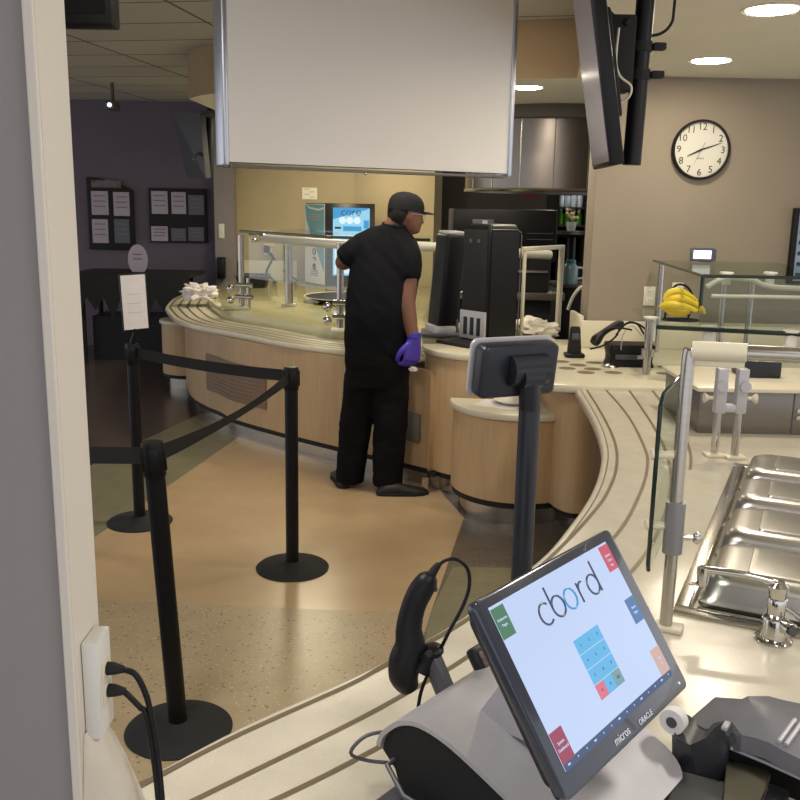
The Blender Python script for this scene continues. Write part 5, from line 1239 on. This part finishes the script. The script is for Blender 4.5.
def hand_(name, deg, L1, L0, w_, z, m1):
    a = math.radians(90 - deg); d = V((math.cos(a), math.sin(a), 0)); e = V((-d.y, d.x, 0)); w = MB()
    w.prism([tuple((d * -L0 + e * w_ * .7)[:2]), tuple((d * -L0 - e * w_ * .7)[:2]), tuple((d * L1 * .2 - e * w_)[:2]), tuple((d * L1 - e * w_ * .3)[:2]), tuple((d * L1 + e * w_ * .3)[:2]), tuple((d * L1 * .2 + e * w_)[:2])], z, z + .0012, MCk); obj(name, w, m1, t)
hand_('minute_hand', 71, .135, .025, .0045, .021, m_ink); hand_('hour_hand', 245, .095, .02, .0055, .0235, m_ink); hand_('second_hand', 205, .10, .05, .0012, .0255, m_dkgrey)
text('dial_mark', 'Quartz', .016, MCk @ Matrix.Translation(V((.0, -.052, .0188))), m_dkgrey, fc, .0003)
q = MB(); q.lathe([(0, .026), (.007, .026), (.007, .018)], MCk, 14); obj('hub', q, m_ink, t)

# menu screen at the right edge of the clock wall
s_x = oy(795, 245, 5.9).x; za, zb2 = oy(796, 208, 5.9).z, oy(796, 284, 5.9).z
t = thing('menu_screen', 'black-framed striped menu screen at the right edge of clock wall', 'screen', (s_x + .3, 5.9, zb2))
q = MB(); q.box((s_x + .3, 5.925, (za + zb2) / 2), (.64, .045, za - zb2), bev=.006); obj('frame', q, m_black, t)
q = MB(); q.box((s_x + .31, 5.9, (za + zb2) / 2), (.60, .006, za - zb2 - .04)); pn = obj('panel', q, mat('panel_blue', (112, 128, 146), .3, emit=.25), t)
for k in range(6):
    q = MB(); q.box((s_x + .31, 5.8962, zb2 + .06 + (za - zb2 - .1) * k / 5.6), (.58, .002, .025)); obj('menu_row', q, m_navy, pn)
# ------------------------------------------------------------------ queue posts
def stanchion(label, base, head_z, belts=(), lean=0.0):
    t = thing('queue_post', label, 'queue post', (base.x, base.y, 0), 'retractable belt queue posts')
    T = Matrix.Translation(V((base.x, base.y, 0)))
    q = MB(); q.lathe([(0, 0), (.178, 0), (.180, .006), (.172, .013), (.10, .026), (.045, .034), (.036, .04), (0, .04)], T, 48); obj('base', q, m_blackm, t)
    q = MB(); q.cyl((base.x, base.y, .036), (base.x, base.y, head_z - .10), .0315, 24)
    for v in q.b.verts: v.co.x += lean * v.co.z
    obj('tube', q, m_black, t)
    q = MB(); q.lathe([(.0335, head_z - .112), (.036, head_z - .108), (.036, head_z - .012), (.033, head_z), (.0, head_z + .002)], T, 28)
    for k in range(4):
        a = k * PI / 2 + .3; q.box((base.x + .034 * math.cos(a), base.y + .034 * math.sin(a), head_z - .055), (.012, .03, .075), rz=a, bev=.003)
    for v in q.b.verts: v.co.x += lean * v.co.z
    obj('belt_head', q, m_black, t)
    for a, b_, sag, tw in belts:
        a, b_ = V(a), V(b_); q = MB(); d = (b_ - a).normalized(); n = 16; R1, R2 = [], []
        for k in range(n + 1):
            f_ = k / n; p = a + (b_ - a) * f_ - ZZ * sag * 4 * f_ * (1 - f_); ang = tw * math.sin(PI * f_); u = ZZ * math.cos(ang) + V((-d.y, d.x, 0)) * math.sin(ang)
            R1.append(p + u * .028); R2.append(p - u * .028)
        e = V((-d.y, d.x, 0)) * .0012
        q.grid([R1, R2]); q.grid([[p + e for p in R1], [p + e for p in R2]]); q.grid([R1, [p + e for p in R1]]); q.grid([R2, [p + e for p in R2]])
        obj('belt', q, m_belt, t)
    return t
m_belt = mat('belt_black', (26, 26, 28), .8, vary=.1, vscale=60)
bn_, bm_, bk2 = oz(179, 730, 0), oz(292.5, 568, 0), oz(140, 522, 0)
hz_n, hz_m, hz_k = oy(157, 440, bn_.y).z, oy(293, 368, bm_.y).z, oy(137, 335, bk2.y).z
hz_n = hz_m = hz_k = (hz_n + hz_m) / 2
hm = V((bm_.x, bm_.y, hz_m - .045)); hk = V((bk2.x, bk2.y, hz_k - .045)); hn = V((bn_.x - .05, bn_.y, hz_n - .045))
stanchion('black queue post nearest the camera, beside the tray slide', bn_, hz_n, [(hn, hn + V((-.72, -.02, 0)), .0, 0)], lean=-.052)
stanchion('black queue post in the middle of the tan floor with two belts meeting', bm_, hz_m, [(hm, hk, .015, 0), (hm, hn, .03, .5)])
stanchion('black queue post farthest left, carrying the white sign', bk2, hz_k)
t = thing('queue_sign', 'white sheet in a black tilted frame on top of the farthest queue post', 'sign', (bk2.x, bk2.y, hz_k + .003))
c1_, c2_, c3_, c4_ = [oy(x, y, bk2.y) for x, y in ((124, 277), (141, 274), (145, 326), (128, 331))]
sx = ((c2_ - c1_) + (c3_ - c4_)).normalized(); cc = (c1_ + c2_ + c3_ + c4_) / 4; su = ((c1_ - c4_) + (c2_ - c3_)).normalized()
sx = (sx + V((0, .8, 0))).normalized(); sx = (sx - su * sx.dot(su)).normalized(); MQ = axes(cc, sx, su, sx.cross(su))
w_ = ((c2_ - c1_).length + .012) / max(.3, sx.x); h_ = (c1_ - c4_).length
q = MB(); q.box((.003, -.003, -.008), (w_ + .014, h_ + .02, .014), MQ, bev=.003); fr_ = obj('frame', q, m_black, t)
q = MB(); q.box((0, 0, .0), (w_, h_, .003), MQ); sh_ = obj('sheet', q, m_paper, fr_)
for k in range(3):
    q = MB(); q.box((0, h_ * (.15 - .17 * k), .002), (w_ * .6, .003, .001), MQ); obj('text_line', q, mat('faint_print', (196, 190, 192), .8), sh_)
q = MB(); q.tube([V((bk2.x, bk2.y, hz_k + .002)), cc - su * h_ * .5], .014, 10); obj('bracket', q, m_black, t)

# ------------------------------------------------------------------ hanging white panel
pa, pb_ = oy(227, 165, 4.4), oy(510, 179.5, 5.2)
dP = V((pb_.x - pa.x, pb_.y - pa.y, 0)); LP = dP.length; dP.normalize(); nP = V((dP.y, -dP.x, 0)); z0_ = (pa.z + pb_.z) / 2
t = thing('hanging_signboard', 'big blank white board with aluminium edges hanging from the ceiling', 'sign', (pa.x, pa.y, z0_))
MPn = axes((pa.x, pa.y, z0_), dP, ZZ, nP); HP = CZ - .02 - z0_
q = MB(); q.box((LP / 2, HP / 2 + .012, -.06), (LP - .02, HP - .024, .10), MPn); obj('panel_face', q, mat('panel_white', (244, 240, 236), .55, vary=.01, vscale=2), t)
for xx in (0.0, LP):
    q = MB(); q.box((xx, HP / 2, -.06), (.036, HP, .12), MPn, bev=.016, seg=4); obj('edge_extrusion', q, m_alu, t)
q = MB(); q.box((LP / 2, .006, -.06), (LP - .03, .012, .11), MPn); obj('bottom_channel', q, mat('channel_grey', (110, 108, 106), .4, .6), t)
q = MB(); q.ball(MPn @ V((LP * .45, -.004, -.01)), .010, 8); obj('catch', q, m_chrome, t)
for xx in (.2, LP - .2):
    q = MB(); q.cyl(MPn @ V((xx, HP - .02, -.06)), MPn @ V((xx, HP + .02, -.06)), .01, 8); obj('hanger', q, m_chrome, t)

# ------------------------------------------------------------------ screen on ceiling pole
t = thing('ceiling_screen', 'black-backed television tilted down on a ceiling pole at upper right', 'television', (oy(640, 100, 3.2).x, 3.2, SZ))
fB, nB = oy(593, 170, 3.42), oy(610, 161, 2.92)
fT, nT = oy(574, -8, 3.42), oy(589, -8, 2.92)
up_t = ((fT - fB) + (nT - nB)) / 2; Lt = 1.02; uT = up_t.normalized(); aT = (nB - fB); wT = aT.length; aT.normalize(); aT = (aT - uT * aT.dot(uT)).normalized()
nT_ = uT.cross(aT);
if nT_.x > 0: nT_ = -nT_
oT = fB
MT_ = axes(oT, aT, uT, aT.cross(uT)) ; sg_ = 1 if aT.cross(uT).dot(nT_) > 0 else -1
Lt = min(Lt, (SZ - .02 - oT.z) / uT.z)
q = MB(); q.box((wT / 2, Lt / 2, -sg_ * .022), (wT, Lt, .044), MT_, bev=.006); tvb = obj('housing', q, m_black, t)
q = MB(); q.box((wT / 2, Lt / 2, sg_ * .0012), (wT - .03, Lt - .03, .003), MT_); scT = obj('screen', q, mat('dim_screen', (92, 80, 100), .18, vary=.35, vscale=5, stretch=(1, 1, .6)), tvb)
q = MB(); q.box((wT / 2, Lt * .47, -sg_ * .058), (wT * .5, Lt * .5, .03), MT_, bev=.01); obj('rear_bulge', q, m_blackm, tvb)
tp0 = oy(633, 165, 3.2); pr0 = V((oy(631.5, 165, 3.2).x, 3.2, tp0.z))
q = MB(); q.cyl(pr0, (pr0.x + .012, 3.2, SZ + .0), .031, 28); obj('ceiling_pole', q, m_black, t)
for yy in (47, 75):
    z = oy(645, yy, 3.2).z; q = MB(); q.tube([V((pr0.x + .006, 3.2, z - .016)), V((pr0.x + .006, 3.2, z + .016))], .036, 24); q.box((pr0.x + .062, 3.19, z), (.045, .035, .024), bev=.006); obj('pole_clamp', q, m_blackm, t)
zc = oy(615, 55, 3.2).z
q = MB(); q.box((pr0.x - .075, 3.2, zc), (.10, .10, .24), bev=.008); obj('mount_plate', q, m_blackm, t)
for dz, dx_ in ((.16, -.16), (-.11, -.10)):
    q = MB(); q.tube([V((pr0.x - .05, 3.18, zc + dz * .4)), V((pr0.x + dx_, 3.18, zc + dz))], .016, 8); obj('mount_arm', q, m_blackm, t)
q = MB(); zt_ = oy(617, 25, 3.2).z; q.cyl((pr0.x - .06, 3.15, zc + .1), (pr0.x - .06, 3.15, zt_), .009, 8); q.ball((pr0.x - .06, 3.15, zt_), .014, 8); obj('tilt_knob', q, m_blackm, t)
q = MB(); q.tube(smooth([oy(619, 28, 3.1), oy(616, 60, 3.08), oy(620, 76, 3.08), oy(631, 86, 3.08), oy(628, 98, 3.08), oy(613, 106, 3.1)], 6), .004, 8); obj('white_cable', q, m_ivory, t)
q = MB(); q.tube(smooth([oy(614, 100, 3.1), oy(617, 118, 3.1), oy(615, 132, 3.1), oy(619, 148, 3.1)], 5), .005, 8); obj('dangling_cable', q, m_blackm, t)
q = MB(); q.tube(smooth([oy(650, 36, 3.2), oy(662, 33, 3.2), oy(671, 24, 3.2), oy(674, 10, 3.2), V((oy(675, 2, 3.2).x, 3.2, SZ))], 5), .005, 8); obj('power_cable', q, m_blackm, t)
q = MB(); q.box((oy(672, 2, 3.2).x, 3.2, SZ - .012), (.12, .10, .022), bev=.004); obj('ceiling_plate', q, m_white, t)

# black loudspeaker-like screen at the upper left
t = thing('hanging_screen', 'black television seen from below at the upper left ceiling', 'television', oy(98, 20, 4.2))
a, b_ = oy(74, 25, 4.2), oy(113, 25, 4.2)
q = MB(); q.box(((a.x + b_.x) / 2 - .15, 4.2 + .05, a.z + .22), (b_.x - a.x + .3, .12, .44), bev=.01); obj('housing', q, m_black, t)
q = MB(); q.box(((a.x + b_.x) / 2 - .15, 4.2 - .012, a.z + .235), (b_.x - a.x + .24, .006, .38)); obj('screen', q, m_black, t)
q = MB(); q.cyl(((a.x + b_.x) / 2 - .15, 4.3, a.z + .3), ((a.x + b_.x) / 2 - .15, 4.3, CZ), .03, 12); obj('ceiling_pole', q, m_blackm, t)

# far television near the left end of the soffit
t = thing('far_screen', 'dark television tilted on an arm near the far left wall', 'television', oy(200, 140, 8.6))
A0, A1, A2, A3 = oy(176, 110, 8.9), oy(192, 177, 8.8), oy(211, 178, 8.3), oy(205, 113, 8.4)
nn = ((A1 - A0).cross(A3 - A0)).normalized() * .05
q = MB(); q.loft([[A0, A1, A2, A3], [p + nn for p in (A0, A1, A2, A3)]]); obj('housing', q, mat('tv_dark', (44, 46, 50), .4), t, sm=False)
q = MB(); q.tube([oy(210, 113, 8.5), oy(210, 178, 8.5)], .035, 10); q.tube([V((oy(210, 113, 8.5).x, 8.5, oy(210, 113, 8.5).z)), V((oy(210, 113, 8.5).x, 8.5, CZ))], .03, 10); obj('pole', q, m_black, t)
q = MB(); q.tube([oy(204, 114, 8.45), oy(216, 114, 8.45)], .03, 8); obj('arm', q, m_dkgrey, t)
q = MB(); q.tube([oy(192, 160, 8.3), oy(202, 150, 8.4)], .012, 6); obj('cable', q, m_dkgrey, t)

# ------------------------------------------------------------------ notice boards and dark counter on the far left wall
WY = 11.19
def board(label, px, arch, cells):
    P = [oy(x, y, WY) for x, y in px]; x0_, x1_ = P[0].x, P[1].x; zt_, zb_ = P[0].z, P[1].z
    t = thing('notice_board', label, 'notice board', (x0_, WY, zb_), 'boards on the dark far wall')
    out = [(x0_, zb_), (x1_, zb_), (x1_, zt_ - arch)] + ([((x0_ * (1 - f_) + x1_ * f_), zt_ - arch * f_ ** 1.8) for f_ in (.85, .7, .5, .3, .1)] if arch else []) + [(x0_, zt_)]
    MW = axes((0, WY, 0), V((1, 0, 0)), ZZ, V((0, -1, 0)))
    q = MB(); q.prism(out, -.005, .04, MW, bev=.008); obj('frame', q, m_blackm, t)
    for c, m1 in cells:
        a, b_ = oy(c[0], c[1], WY), oy(c[2], c[3], WY); q = MB(); q.box(((a.x + b_.x) / 2, (a.z + b_.z) / 2, .043), (b_.x - a.x, a.z - b_.z, .004), MW); s_ = obj('sheet', q, m1, t)
        for k in range(3):
            q = MB(); q.box(((a.x + b_.x) / 2, a.z - (a.z - b_.z) * (.2 + .22 * k), .0455), ((b_.x - a.x) * .7, .012, .001), MW); obj('text_line', q, m_pline, s_)
m_pline = mat('sheet_line', (120, 112, 130), .8); m_sh = mat('sheet_grey', (176, 168, 186), .8, vary=.05, vscale=8); m_sh2 = mat('sheet_dark', (96, 100, 112), .7)
m_crate = mat('header_photo', (110, 96, 92), .7, vary=.6, vscale=24)
board('arched black notice board with four sheets, left on the dark far wall', [(87, 177), (136, 250)], .15, [((92, 191, 110, 215), m_sh), ((114, 192, 131, 216), m_sh), ((93, 219, 110, 243), m_sh), ((115, 219, 131, 243), m_sh2), ((92, 180, 122, 188), m_crate)])
board('low wide black rack of six leaflets, right on the dark far wall', [(149, 188), (208, 243)], 0, [((152, 191, 169, 214), m_sh), ((172, 192, 187, 214), m_sh), ((189, 195, 205, 215), m_sh2), ((152, 226, 169, 241), m_sh), ((172, 228, 187, 241), m_sh2), ((189, 227, 205, 241), m_sh2)])
bp_ = oy(219, 231, 10.79); t = thing('light_switch', 'white switch plate on the grey pier left of the beige wall', 'switch', (bp_.x, 10.79, bp_.z))
q = MB(); q.box((bp_.x + .03, 10.793, bp_.z), (.065, .012, .17), bev=.003); obj('plate', q, m_white, t)
q = MB(); q.box((bp_.x + .03, 10.785, bp_.z), (.02, .01, .05), bev=.002); obj('toggle', q, m_ivory, t)
bp_ = oy(219, 268, 10.7); q = MB(); q.box((bp_.x + .02, 10.74, bp_.z), (.09, .1, .25), bev=.01); tag(obj('wall_dispenser', q, m_black, None), 'small black box on the grey pier below the switch plate', 'dispenser')
# dark draped counter
TY = 9.9
x0_, x1_ = oy(70, 300, TY).x, oy(190, 300, TY).x; zt_ = oy(130, 272, TY + .3).z
t = thing('draped_table', 'long table under a black pointed cloth by the dark far wall', 'table', ((x0_ + x1_) / 2, TY + .4, 0))
q = MB(); q.box(((x0_ + x1_) / 2, TY + .4, zt_ - .02), (x1_ - x0_, .8, .04), bev=.01); obj('tabletop', q, m_blackm, t)
out = [(x0_, zt_), (x0_, zt_ - .24)]; n = 7
for k in range(n): out += [(x0_ + (x1_ - x0_) * (k + .5) / n, zt_ - .5 + .1 * (k % 2)), (x0_ + (x1_ - x0_) * (k + 1) / n, zt_ - .26)]
out += [(x1_, zt_)]
q = MB(); q.prism(out[::-1], 0, .008, axes((0, TY - .01, 0), V((1, 0, 0)), ZZ, V((0, -1, 0)))); obj('cloth', q, m_blackm, t, sm=False)
for x in (x0_ + .1, x1_ - .15):
    for y in (TY + .1, TY + .7):
        q = MB(); q.cyl((x, y, 0), (x, y, zt_ - .04), .03, 10); obj('leg', q, m_blackm, t)
q = MB(); q.box(((x0_ + x1_) / 2 - .1, TY + .5, .25), (x1_ - x0_ - .5, .5, .5)); tag(obj('under_table_box', q, m_black, None), 'dark low box under the black draped table', 'cabinet')  # plain dark box filling the space below the tabletop
sp0 = oy(138, 262, TY + .35); t = thing('oval_sign', 'pale oval sign standing on the black draped table', 'sign', (sp0.x, TY + .35, zt_))
q = MB(); MO = axes((sp0.x, TY + .35, zt_ + .136), V((1, 0, 0)), ZZ, V((0, -1, 0))); q.prism([(.11 * math.cos(2 * PI * k / 28), .17 * math.sin(2 * PI * k / 28) if math.sin(2 * PI * k / 28) > -.8 else -.165) for k in range(28)], -.01, .01, MO); obj('plaque', q, m_sh, t)
for k in range(2):
    q = MB(); q.box((0, .06 - .05 * k, .0108), (.1, .015, .001), MO); obj('text_line', q, m_pline, t)
cl = oy(113, 106, 9.6); t = thing('ceiling_spotlight', 'small ceiling spotlight with a bright lens in the dim left corner', 'spotlight', (cl.x, 9.6, CZ))
q = MB(); q.cyl((cl.x, 9.6, cl.z), (cl.x, 9.6, CZ), .02, 8); q.box((cl.x, 9.6, cl.z), (.10, .2, .09), bev=.02); obj('body', q, m_dkgrey, t)
q = MB(); q.cyl((cl.x, 9.495, cl.z), (cl.x, 9.48, cl.z), .022, 14); obj('lens', q, mat('spot_glow', (250, 250, 255), .4, emit=1.0), t)
# ------------------------------------------------------------------ ambient light and lamps, some of them added fill
W = bpy.data.worlds.new('room_ambient'); scn.world = W; W.use_nodes = True
bg = W.node_tree.nodes['Background']; bg.inputs['Color'].default_value = (0.96, 0.96, 1.0, 1); bg.inputs['Strength'].default_value = 0.85
lamp('counter_downlight', (0.85, 0.5, SZ - 0.006), 10, 0.5, (1.0, 0.94, 0.86))
lamp('counter_downlight', (1.9, 2.2, SZ - 0.006), 14, 0.4, (1.0, 0.94, 0.86))
lamp('board_fill', (-1.0, 1.7, CZ - 0.006), 36, 0.6, (1.0, 0.95, 0.88), sy=1.2)  # added fill lamp, out of view, to brighten the hanging board
lamp('aisle_fill', (-0.2, 5.0, CZ - 0.006), 24, 0.3, (1.0, 0.90, 0.74))  # added lamp above the aisle with no fixture, kept out of view
lamp('servery_fill', (-0.9, 8.4, SZ - 0.006), 26, 0.5, (1.0, 0.88, 0.62))  # added fill for the far deck, hidden behind the hanging board
lamp('servery_fill', (-0.6, 10.0, SZ - 0.006), 14, 0.4, (1.0, 0.86, 0.58))  # second added fill towards the beige wall, no fixture of its own
lamp('kitchen_fill', (1.6, 8.8, SZ - 0.006), 5, 0.3)  # weak added fill, unseen within the hood drum
vs = scn.view_settings
scn.display_settings.display_device = 'sRGB'
vs.view_transform = 'Standard'; vs.look = 'None'; vs.gamma = 1.0; vs.use_curve_mapping = False; vs.exposure = 0.35
